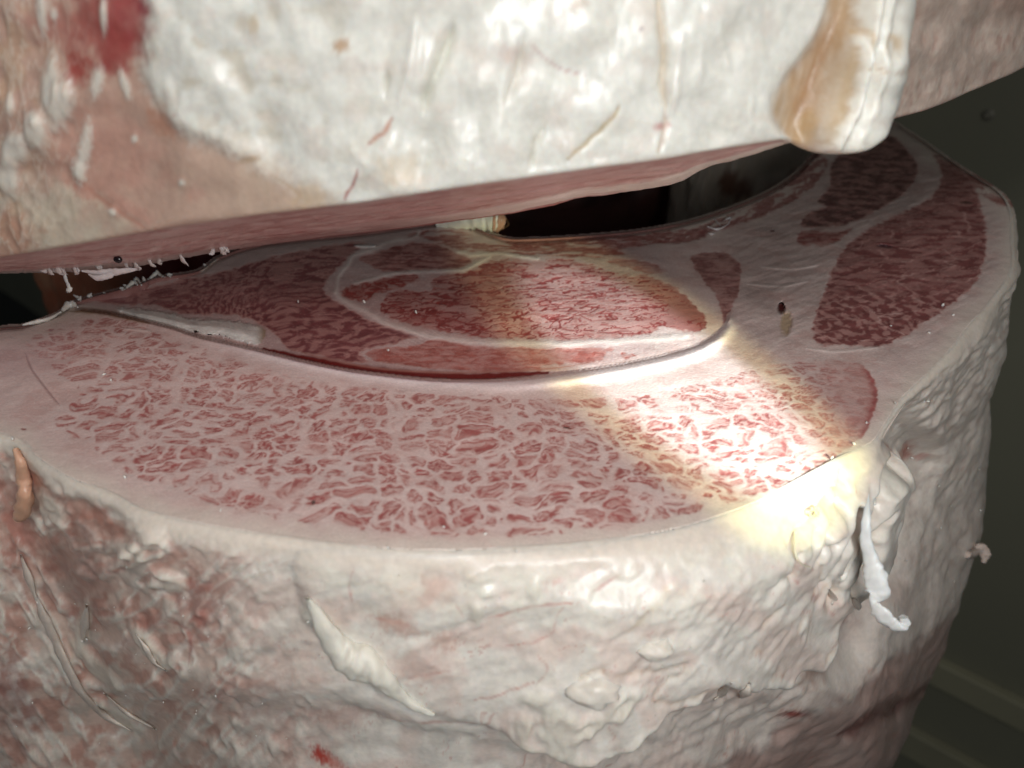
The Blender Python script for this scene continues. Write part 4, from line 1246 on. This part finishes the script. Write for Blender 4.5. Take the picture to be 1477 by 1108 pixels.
def up_wall(px, py, hh, B):
    N = px.shape
    top = sm(0, 3, hh)
    d = np.zeros(N)
    t1 = fbm(px / 70, py / 55, 310, 3); t2 = fbm(px / 18, py / 16, 311, 3)
    col = np.tile(np.array((0.72, 0.70, 0.63)), N + (1,)) * (1 + 0.04 * t1 + 0.025 * t2)[..., None]
    pinkline = spline([(190, -200), (205, -40), (212, 30), (208, 90), (220, 130), (245, 170), (272, 195), (320, 214), (360, 235), (405, 262), (440, 288), (490, 320), (480, 420), (-600, 520), (-600, -200)], 4)
    sp = sdist(px, py, pinkline, 120) + 7 * fbm(px / 36, py / 30, 312, 3) + 5 * fbm(px / 9, py / 9, 309, 2)
    pk = sm(lerp(-12, -46, sm(230, 400, px)), 16, sp + 6 * t2)
    ivory = blot(px, py, 70, 330, 95, 55, 0.2, 0.5, 3, 0.6)
    pc = np.tile(np.array((0.50, 0.32, 0.25)), N + (1,)) * (1 + 0.12 * t1)[..., None]
    pc = mixc(pc, (0.54, 0.42, 0.32), sm(150, 420, px) * 0.65 + 0.2 * sm(0, 0.5, t1))
    pc = mixc(pc, (0.56, 0.49, 0.38), 0.8 * ivory)
    pc = mixc(pc, (0.50, 0.33, 0.22), 0.7 * sm(120, -20, px) * sm(0.1, 0.5, fbm(px / 40, py / 50, 313, 3) + 0.15))
    col = col + (pc - col) * pk[..., None]
    # raised white sheet beside the pink membrane, flattening to the right
    d += 2.2 * sm(14, -34, sp) * sm(430, 240, px) + 2.0 * fbm(px / 110, py / 100, 314, 2)
    lum = (1 - pk) * sm(720, 260, px)
    q = fbm(px / 46 + 0.3 * t1, py / 34, 315, 3, 0.42)
    d += lum * (1.0 * q + 0.15 * fbm(px / 12, py / 12, 316, 3))
    col = mixc(col, (0.58, 0.50, 0.38), 0.6 * lum * sm(0.05, 0.6, -q))
    edge = np.exp(-((sp + 12) / 12) ** 2) * sm(470, 300, px)
    col = mixc(col, (0.74, 0.70, 0.61), 0.6 * edge); d += 1.5 * edge
    # centre and right: smooth sheets with near-vertical creases
    sm_ = (1 - pk) * sm(430, 620, px)
    u = px * 0.93 + py * 0.36; v = -px * 0.36 + py * 0.93
    c1 = fbm(u / 62, v / 130, 317, 3, 0.3)
    d += sm_ * (1.4 * c1 + 0.18 * fbm(px / 16, py / 16, 318, 3))
    col = mixc(col, (0.64, 0.61, 0.53), 0.35 * sm_ * sm(0.1, 0.6, -c1))
    col = mixc(col, (0.68, 0.58, 0.50), 0.35 * sm(0.2, 0.6, fbm(px / 60, py / 40, 319, 3)) * (1 - pk))
    # blood
    for x0, y0, rx, ry, an, c, k in ((150, 30, 48, 60, 0.1, (0.33, 0.075, 0.065), .85), (170, 70, 34, 34, 0, (0.30, 0.05, 0.045), .8), (112, 95, 18, 22, 0, (0.34, 0.05, 0.04), .85), (185, 10, 26, 40, 0, (0.34, 0.07, 0.07), .7),
                                     (90, 40, 40, 30, 0.2, (0.42, 0.15, 0.12), .6), (235, 175, 26, 16, 0.8, (0.48, 0.24, 0.16), .7), (20, 345, 30, 34, 0, (0.45, 0.24, 0.17), .75), (150, 215, 80, 50, 0.3, (0.52, 0.27, 0.21), .55),
                                     (120, 275, 22, 10, 0.6, (0.46, 0.2, 0.15), .7), (185, 300, 44, 9, 0.55, (0.50, 0.27, 0.21), .7), (280, 280, 14, 10, 0, (0.5, 0.28, 0.22), .5),
                                     (205, 12, 8, 14, -0.6, (0.28, 0.05, 0.06), .8), (492, 66, 12, 9, -0.3, (0.45, 0.27, 0.14), .8), (366, 36, 7, 12, 0, (0.52, 0.38, 0.22), .6), (362, 230, 14, 5, -0.2, (0.48, 0.34, 0.22), .7),
                                     (955, 182, 12, 5, -.2, (0.50, 0.24, 0.21), .8), (925, 42, 3, 3, 0, (0.3, 0.22, 0.2), .8), (835, 4, 12, 7, 0, (0.5, 0.38, 0.26), .6), (450, 285, 24, 16, 0, (0.6, 0.44, 0.28), .5),
                                     (575, 245, 30, 26, 0, (0.62, 0.49, 0.34), .5), (740, 80, 26, 14, 0.2, (0.60, 0.44, 0.38), .5), (1455, 8, 30, 22, 0, (0.36, 0.16, 0.11), .7), (1415, 2, 6, 6, 0, (0.35, 0.05, 0.05), .8)):
        m = blot(px, py, x0, y0, rx, ry, an, 0.5, int(x0 + y0), 0.6)
        col = mixc(col, c, k * m)
    # white shreds over the pink membrane
    for x0, y0, rx, ry, an, h in ((88, 150, 16, 36, 0.15, 3.0), (72, 120, 10, 40, 0.1, 2.0), (52, 190, 14, 26, -0.2, 2.6), (20, 215, 18, 22, 0, 2.6), (12, 255, 12, 26, -.2, 2.2), (122, 215, 9, 40, 0.15, 1.6), (113, 250, 8, 18, -.3, 2.0), (48, 170, 7, 10, 0, 1.5),
                                  (60, 15, 7, 34, -0.1, 1.5), (150, 20, 5, 26, 0, 1.4), (78, 22, 5, 8, 0, 1.2), (194, 200, 5, 6, 0, 1.0), (262, 264, 5, 4, 0, 1.0), (163, 305, 6, 5, 0, 1.2), (180, 122, 6, 22, -.3, 1.0), (15, 150, 6, 14, 0, 1.5), (140, 118, 8, 22, 0.2, 1.0)):
        m = blot(px, py, x0, y0, rx, ry, an, 0.35, int(x0 + 3 * y0), 0.5)
        d += h * m
        col = mixc(col, (0.66, 0.62, 0.54), 0.85 * m)
    lf = pk * sm(170, 20, px)
    q3 = 1 - abs(fbm(px / 16, py / 46, 325, 3)) * 2
    d += lf * 0.8 * q3
    col = mixc(col, (0.66, 0.58, 0.48), 0.45 * lf * sm(0.55, 0.95, q3))
    # glistening grain where the fat is wet
    gl = blot(px, py, 740, 190, 110, 70, 0, 0.6, 8, 0.8)
    d += gl * (0.55 * fbm(px / 5.5, py / 5.0, 330, 2)) + 0.18 * fbm(px / 7, py / 7, 331, 2)
    for pts, w, c, k in (([(517, 243), (512, 262), (503, 276), (496, 288)], 1.9, (0.34, 0.05, 0.04), .3), ([(568, 170), (555, 188), (545, 197), (530, 210)], 3.6, (0.50, 0.22, 0.14), .8), ([(893, 152), (886, 168), (862, 190), (840, 212), (814, 232)], 3.0, (0.48, 0.36, 0.19), 1.2),
                         ([(950, -20), (953, 40), (957, 80), (955, 120), (960, 160)], 6.0, (0.60, 0.49, 0.36), 1.8), ([(762, 60), (800, 95), (850, 110)], 2.0, (0.56, 0.42, 0.38), .3), ([(560, 100), (556, 140)], 4.0, (0.56, 0.52, 0.42), 1.0),
                         ([(655, 40), (635, 90), (618, 130), (610, 160)], 9.0, (0.60, 0.57, 0.47), 2.2), ([(755, 60), (745, 110), (728, 150)], 7.0, (0.64, 0.59, 0.5), 1.2), ([(110, 258), (150, 290), (210, 330)], 3.0, (0.46, 0.22, 0.16), .6),
                         ([(790, 175), (770, 210), (765, 240)], 4, (0.60, 0.56, 0.46), 1.0), ([(390, 250), (430, 280), (420, 300)], 2, (0.56, 0.4, 0.27), .4), ([(960, 160), (958, 190), (950, 220)], 4, (0.62, 0.5, 0.4), 1.0)):
        m = stroke(px, py, pts, w, wob=2, seed=int(w * 10))
        col = mixc(col, c, 0.85 * m); d -= k * m
    for pts, w, h in (([(1037, 35), (1042, 70), (1052, 100)], 3.0, 1.2), ([(985, 50), (975, 120), (972, 160)], 7, 1.0), ([(1012, 60), (1010, 110)], 4, 0.8), ([(1085, 140), (1082, 170)], 3.0, .8), ([(600, 30), (590, 100), (575, 150)], 6, 1.2), ([(505, 215), (520, 230), (530, 240)], 4, 1.0)):
        m = stroke(px, py, pts, w, wob=2, seed=4)
        d += h * m; col = mixc(col, (0.76, 0.73, 0.66), 0.6 * m)
    # the stained flap
    sfc = sdist(px, py, spline(FL, 4, True), 80)
    sf = sfc + 1.0 * fbm(px / 30, py / 30, 340, 2)
    rt = sm(1262, 1288, px - 0.0 * py)
    flm = sm(-7, 9, sf)
    ridge = stroke(px, py, [(1268, -40), (1261, 40), (1252, 100), (1240, 150), (1218, 195), (1194, 218)], 18, taper=False)
    d += flm * sm(1120, 1240, px + (py - 100) * 0.35) * 6.0 + 4.0 * ridge * flm
    val = stroke(px, py, [(1222, -40), (1196, 50), (1168, 120), (1152, 165), (1150, 200)], 36, taper=False)
    val2 = stroke(px, py, [(1205, 20), (1180, 90), (1162, 140), (1150, 172)], 17)
    d -= 6.0 * val * flm
    fg = fbm(px / 8 + py / 30, py / 70, 341, 3)
    bc = np.clip(1.15 * val * (0.85 + 0.3 * fg), 0, 1) * sm(-4, 10, sf)
    col = mixc(col, (0.38, 0.23, 0.115), 0.85 * bc)
    wide = sm(-1, 16, sf) * sm(1250, 1185, px + (py - 100) * 0.30)
    col = mixc(col, (0.42, 0.27, 0.14), 0.62 * wide * (0.85 + 0.3 * fg))
    col = mixc(col, (0.24, 0.095, 0.03), 0.40 * np.clip(val2 * (0.9 + 0.4 * fg), 0, 1))
    sec = stroke(px, py, [(1232, 60), (1222, 120), (1205, 170), (1190, 205)], 14)
    col = mixc(col, (0.48, 0.32, 0.16), 0.8 * sec * flm)
    col = mixc(col, (0.52, 0.34, 0.15), 0.3 * blot(px, py, 1162, 178, 14, 22, 0.2, .3, 2) * flm)
    col = mixc(col, (0.80, 0.77, 0.68), 0.9 * np.clip(ridge * 1.1, 0, 1) * flm * sm(-0.35, 0.3, fbm(px / 18, py / 18, 342, 2) + 0.15))
    hook = stroke(px, py, [(1225, 45), (1245, 45), (1256, 55), (1250, 72), (1236, 74)], 4.5)
    d -= 2.6 * hook; col = mixc(col, (0.50, 0.34, 0.18), 0.75 * hook)
    for x0, y0, rx, ry, h in ((1234, 58, 9, 7, 2.4), (1244, 78, 12, 16, 1.2), (1238, 112, 10, 16, .8), (1230, 148, 10, 14, .8), (1218, 182, 14, 10, .8), (1244, 10, 14, 20, 1.0)):
        m = blot(px, py, x0, y0, rx, ry, 0, .25, int(x0), .5)
        d += h * m; col = mixc(col, (0.80, 0.78, 0.70), 0.7 * m)
    cr = stroke(px, py, [(1242, 98), (1256, 98), (1272, 94)], 2)
    d -= 1.5 * cr; col = mixc(col, (0.5, 0.34, 0.2), .6 * cr)
    # beyond the flap: fine upright grain
    bey = sm(2, -6, sf) * sm(1236, 1258, px)
    g1 = 1 - abs(fbm(px / 11 + py / 60, py / 42, 343, 3)) * 2
    d += bey * (0.35 * g1 + 1.2 * fbm(px / 45, py / 45, 344, 3))
    bcq = np.tile(np.array((0.60, 0.46, 0.38)), N + (1,)) * (1 + 0.1 * t1)[..., None]
    bcq = mixc(bcq, (0.50, 0.31, 0.25), 0.6 * sm(0.1, 0.6, -g1 + 0.3) * sm(-0.2, 0.4, t1))
    bcq = mixc(bcq, (0.68, 0.59, 0.50), 0.5 * sm(0.6, 1, g1))
    bcq = mixc(bcq, (0.42, 0.22, 0.16), 0.6 * sm(1380, 1480, px) * sm(60, -20, py))
    col = col + (bcq - col) * bey[..., None]
    d *= top
    return d, col, sfc


vis = (upx > -460) & (upx < 1900) & (upy > -420) & (upy < 520)
D = np.zeros(len(B)); C = np.tile(np.array((0.64, 0.58, 0.50)), (len(B), 1)); SF = np.full(len(B), -99.0)
for it in range(3):
    D[vis], C[vis], SF[vis] = up_wall(upx[vis], upy[vis], hh[vis], B[vis])
    if it < 2:
        d_ = soften(D, ni, nj, 5) / 1000
        upx, upy, ud = project(B + np.stack([np.repeat(n2[:, 0], nj) * d_, np.repeat(n2[:, 1], nj) * d_, 0 * d_], 1))
hid = ~vis
C[hid & (upx > 1300)] = (0.60, 0.46, 0.38)
D = soften(D, ni, nj, 3)
D[hid] = 2.0 * fbm(B[hid, 0] * 40, B[hid, 2] * 40, 350, 3)
W = B.copy()
W[:, 0] += np.repeat(n2[:, 0], nj) * D / 1000; W[:, 1] += np.repeat(n2[:, 1], nj) * D / 1000
Q = grid_quads(ni, nj)
nw = vnormals(W, Q)
if nw[:, 1].mean() > 0:
    Q = Q[:, ::-1]; nw = -nw
sf = main_patch(SF[Q[:, 0]] > 0, SF[Q[:, 0]], ni, nj)
put('fat_cover', W, Q[~sf], C, nw, M_FAT, upq)
put('fat_flap', W, Q[sf], C, nw, M_FATS, upq)
UWx, UWy, UWd = project(W)
UW = W

# the cut underside, and the rough back above it
rows = 44
k = np.linspace(0, 1, rows)
fe = np.stack([fX - n2[:, 0] * R1, fYw - n2[:, 1] * R1, fZ], 1)
be = np.stack([bX, bYw, bZ], 1)
U = fe[:, None, :] + (be - fe)[:, None, :] * k[None, :, None]
mmx, mmy = U[..., 0] * 1000, U[..., 1] * 1000
g = fbm(mmx / 26, mmy / 9, 360, 4); g2 = fbm(mmx / 11, mmy / 5, 361, 3)
UC = np.tile(np.array((0.62, 0.38, 0.35)), g.shape + (1,))
UC = mixc(UC, (0.46, 0.21, 0.19), 0.85 * sm(-0.1, 0.45, g))
UC = mixc(UC, (0.68, 0.50, 0.45), 0.8 * sm(0.0, 0.45, -g2))
K = np.tile(k, (len(cx_), 1)); CXX = np.repeat(cx_[:, None], rows, 1)
UC = mixc(UC, (0.84, 0.76, 0.68), 1.0 * sm(0.55, 0.66, K + 0.06 * g2) * sm(0.97, 0.88, K + 0.05 * g) * sm(430, 800, CXX) + 0)
UC = mixc(UC, (0.76, 0.68, 0.60), 0.85 * sm(0.5, 0.9, K) * sm(860, 940, CXX))
UC = mixc(UC, (0.70, 0.60, 0.55), 0.8 * sm(0.74, 0.86, K + 0.08 * g2) * sm(420, 250, CXX))
UC = mixc(UC, (0.46, 0.13, 0.11), 0.8 * sm(0.93, 0.98, K) * sm(350, 520, CXX) * sm(860, 780, CXX))
U[..., 2] += 0.0006 * g * np.sin(K * math.pi) + 0.0008 * fbm(mmx / 40, mmy / 20, 362, 2) * np.sin(K * math.pi)
Uf = U.reshape(-1, 3)
Q = grid_quads(len(cx_), rows)
nu = vnormals(Uf, Q)
if nu[:, 2].mean() > 0:
    Q = Q[:, ::-1]; nu = -nu
kq = K.reshape(-1)[Q[:, 0]]; xq = CXX.reshape(-1)[Q[:, 0]]
band = (kq > 0.60) & (xq > 430) & (xq < 1100)
put('cut_face', Uf, Q[~band], UC.reshape(-1, 3), nu, M_CUT, upq)
put('seam_fat', Uf, Q[band], UC.reshape(-1, 3), nu, M_CUT, upq)
# back of the quarter, rising from the far edge, and its top
kb = np.linspace(0, 1, 40)
bk = np.zeros((len(cx_), 40, 3))
bk[..., 0] = be[:, None, 0]; bk[..., 1] = be[:, None, 1] + 0.03 * np.sin(kb * math.pi)[None, :] + 0.004 * fbm(bk[..., 0] * 40, kb[None, :] * 9, 370, 3) * np.minimum(1, kb * 6)[None, :]
bk[..., 2] = be[:, None, 2] + kb[None, :] * (fZ + 0.30 - be[:, 2])[:, None]
bc = np.tile(np.array((0.36, 0.16, 0.13)), (bk.shape[0] * 40, 1))
bc = mixc(bc, (0.5, 0.34, 0.28), sm(0, .5, fbm(bk[..., 0].ravel() * 60, bk[..., 2].ravel() * 60, 371, 3)))
Q = grid_quads(len(cx_), 40)
put('back_side', bk.reshape(-1, 3), Q, bc, None, M_FAT, upq)
topf = W.reshape(ni, nj, 3)[:, -1]
tp = np.stack([topf, bk[:, -1]], 1)
put('cut_end', tp.reshape(-1, 3), grid_quads(ni, 2), np.tile(np.array((0.4, 0.2, 0.17)), (ni * 2, 1)), None, M_FAT, upq)


for e in (0, -1):                                # the sawn ends
    a_ = W.reshape(ni, nj, 3)[e][np.linspace(0, nj - 1, 40).astype(int)]
    put('cut_end', np.stack([a_, bk[e]], 0).reshape(-1, 3), grid_quads(2, 40), np.tile(np.array((0.4, 0.2, 0.17)), (80, 1)), None, M_FAT, upq)


def on_up(px, py, off=0.0):
    return near(px, py, UW, UWx, UWy, UWd, off)


UU = Uf; UUx, UUy, UUd = project(UU)


def on_under(px, py, off=0.0):
    return near(px, py, UU, UUx, UUy, UUd, off)


# shreds hanging from the ragged far edge at the left
parts = []
rs = random.Random(11)
for kx in range(18):
    x = rs.uniform(60, 330)
    yb = float(np.interp(x, cx_, bpy_))
    p = on_under(x, yb - 1.5)
    kk = float(p[1] * CT - (p[2] - H) * ST) / F
    dirv = np.array((rs.uniform(-1, 1), rs.uniform(-.3, .3), -rs.uniform(.3, 1.1)))
    L = rs.uniform(4, 13) * kk
    parts.append(tube([p + np.array((0, 0, .002)), p + dirv * L * .35, p + dirv * L * .7 + np.array((rs.uniform(-1, 1) * L * .3, 0, 0)), p + dirv * L], [2.5 * kk, rs.uniform(3, 7) * kk, rs.uniform(1.5, 3) * kk, .5 * kk], 8, .18, .7, kx, 3))
o = strand('fat_shreds', parts, (0.62, 0.52, 0.48), M_FATS, upq, 41); o['kind'] = 'stuff'
dk = float(on_under(93, 392)[1] * CT - (on_under(93, 392)[2] - H) * ST); kk = dk / F
strand('fat_strand', [tube([at_depth(x, y, dk) for x, y in ((93, 392), (94, 400), (97, 408), (100, 416), (98, 421))], [3 * kk, 3.5 * kk, 3 * kk, 5 * kk, 3 * kk], 10, .5, .5, 43, 5)], (0.70, 0.68, 0.63), M_FATS, upq, 43)
# white membrane curled under the far edge
for (pts, r) in (([(118, 391), (145, 394), (170, 392), (200, 388)], 6), ([(128, 396), (140, 401), (158, 397), (170, 390)], 5), ([(55, 389), (65, 391), (76, 389)], 4), ([(175, 388), (190, 387)], 3)):
    pp = [at_depth(x, y, dk * 0.995) for x, y in pts]
    strand('membrane_curl', [tube(pp, [1.5 * kk] + [r * kk] * (len(pp) - 2) + [1.5 * kk], 12, .5, .45, int(pts[0][0]), 6)], (0.66, 0.58, 0.56), M_FATS, upq, 44)
# dark glossy bead on the cut
p = on_under(170, 374.5, .0006)
bm_d = float(p[1] * CT - (p[2] - H) * ST) / F
th = np.linspace(0, math.pi, 9); pz = np.linspace(0, 2 * math.pi, 16, endpoint=False)
VV = np.array([(p[0] + 6.5 * bm_d * math.sin(a) * math.cos(b), p[1] + 4 * bm_d * math.sin(a) * math.sin(b), p[2] + 5.5 * bm_d * math.cos(a)) for b in pz for a in th])
mb = plain('dark_clot', (0.012, 0.008, 0.010), 0.12, var=0.1, scale=200)
put('blood_clot', VV, grid_quads(16, 9, True), None, None, mb, upq)

# ------------------------------------------------------------------ pieces along the far edge of the lower cut
def on_face(px, py, h=0.0):
    x, y = at_z(px, py, h)
    return np.array((float(x), float(y), h))


kf = lambda p: float(p[1] * CT - (p[2] - H) * ST) / F
parts = []
for i in range(14):
    x = rs.uniform(85, 300)
    y = float(np.interp(x, [85, 102, 141, 194, 225, 282, 300], [449, 437, 424, 411, 400, 391, 380])) + rs.uniform(-1, 3)
    p = on_face(x, y, -0.001); q = kf(p)
    dv = np.array((rs.uniform(-.8, .8), rs.uniform(-.2, .2), rs.uniform(.3, 1.0)))
    L = rs.uniform(3, 9) * q
    parts.append(tube([p, p + dv * L * .4, p + dv * L * .75 + np.array((rs.uniform(-.3, .3) * L, 0, 0)), p + dv * L], [3 * q, rs.uniform(2, 4.0) * q, 1.5 * q, .4 * q], 8, .2, .7, i, 3))
o = strand('fat_shreds', parts, (0.64, 0.56, 0.50), M_FATS, low, 50); o['kind'] = 'stuff'
for pts, r in (([(88, 447), (98, 438), (105, 436), (112, 440)], 6), ([(180, 414), (193, 404), (198, 408)], 4), ([(192, 404), (197, 399), (204, 408)], 3), ([(214, 400), (226, 391), (234, 396)], 4), ([(32, 466), (50, 462), (70, 457), (88, 447)], 3.5)):
    pp = [on_face(x, y + 3, 0.0004) for x, y in pts]; q = kf(pp[0])
    strand('fat_strand', [tube(pp, [1.2 * q] + [r * q] * (len(pp) - 2) + [1.2 * q], 10, .8, .5, int(pts[0][0]), 6)], (0.68, 0.62, 0.56), M_FATS, low, 51)
# bone end beyond the middle of the cut
p0 = on_face(628, 334, 0.0); p1 = on_face(718, 340, 0.0)
q = kf(p0) * 1.0
pp = [p0 + np.array((0, .012, .000)), p0 * .6 + p1 * .4 + np.array((0, .012, .0035)), p0 * .25 + p1 * .75 + np.array((0, .012, .0045)), p1 + np.array((-.002, .012, .004)), p1 + np.array((.001, .012, .003))]
Vt, Qt = tube(pp, [7 * q, 13 * q, 15 * q, 15 * q, 12 * q], 24, .8, .25, 60, 10)
strand('bone_end', [(Vt, Qt)], (0.52, 0.50, 0.45), M_FATS, low, 60)
pp = [p1 + np.array((-.003, .012, .004)), p1 + np.array((.001, .012, .0038)), p1 + np.array((.004, .012, .003))]
strand('gristle_cap', [tube(pp, [15.5 * q, 15 * q, 9 * q], 20, .8, .2, 61, 6)], (0.36, 0.20, 0.14), M_FATS, low, 61)
# torn white threads on the far strip
for pts in (G4([(0, 465), (40, 478), (70, 470), (100, 450)]), G4([(30, 430), (45, 445), (60, 460)]), G4([(75, 440), (90, 430), (108, 428), (100, 445)]), G4([(5, 495), (20, 500), (35, 496)])):
    pp = [on_face(x, y, 0.0008) for x, y in pts]; q = kf(pp[0])
    strand('fat_strand', [tube(pp, [.8 * q] + [2.0 * q] * (len(pp) - 2) + [.8 * q], 8, .6, .5, int(pts[0][0]), 5)], (0.62, 0.56, 0.54), M_FATS, low, 62)
# flecks of fat dust on the rim and the cut
parts = []
for x, y in ((1285, 470), (1360, 440), (1375, 455), (1340, 480), (18, 633), (180, 688), (318, 736), (560, 505), (600, 450), (525, 435), (430, 435), (150, 540), (160, 548), (700, 770), (640, 760), (745, 795), (560, 790), (1250, 610), (1232, 640), (1200, 660)):
    p = on_face(x, y, 0.0004); parts.append(crumb(p, 2.0 * kf(p), int(x)))
o = strand('fat_crumbs', parts, (0.74, 0.68, 0.60), M_FATS, low, 63); o['kind'] = 'stuff'
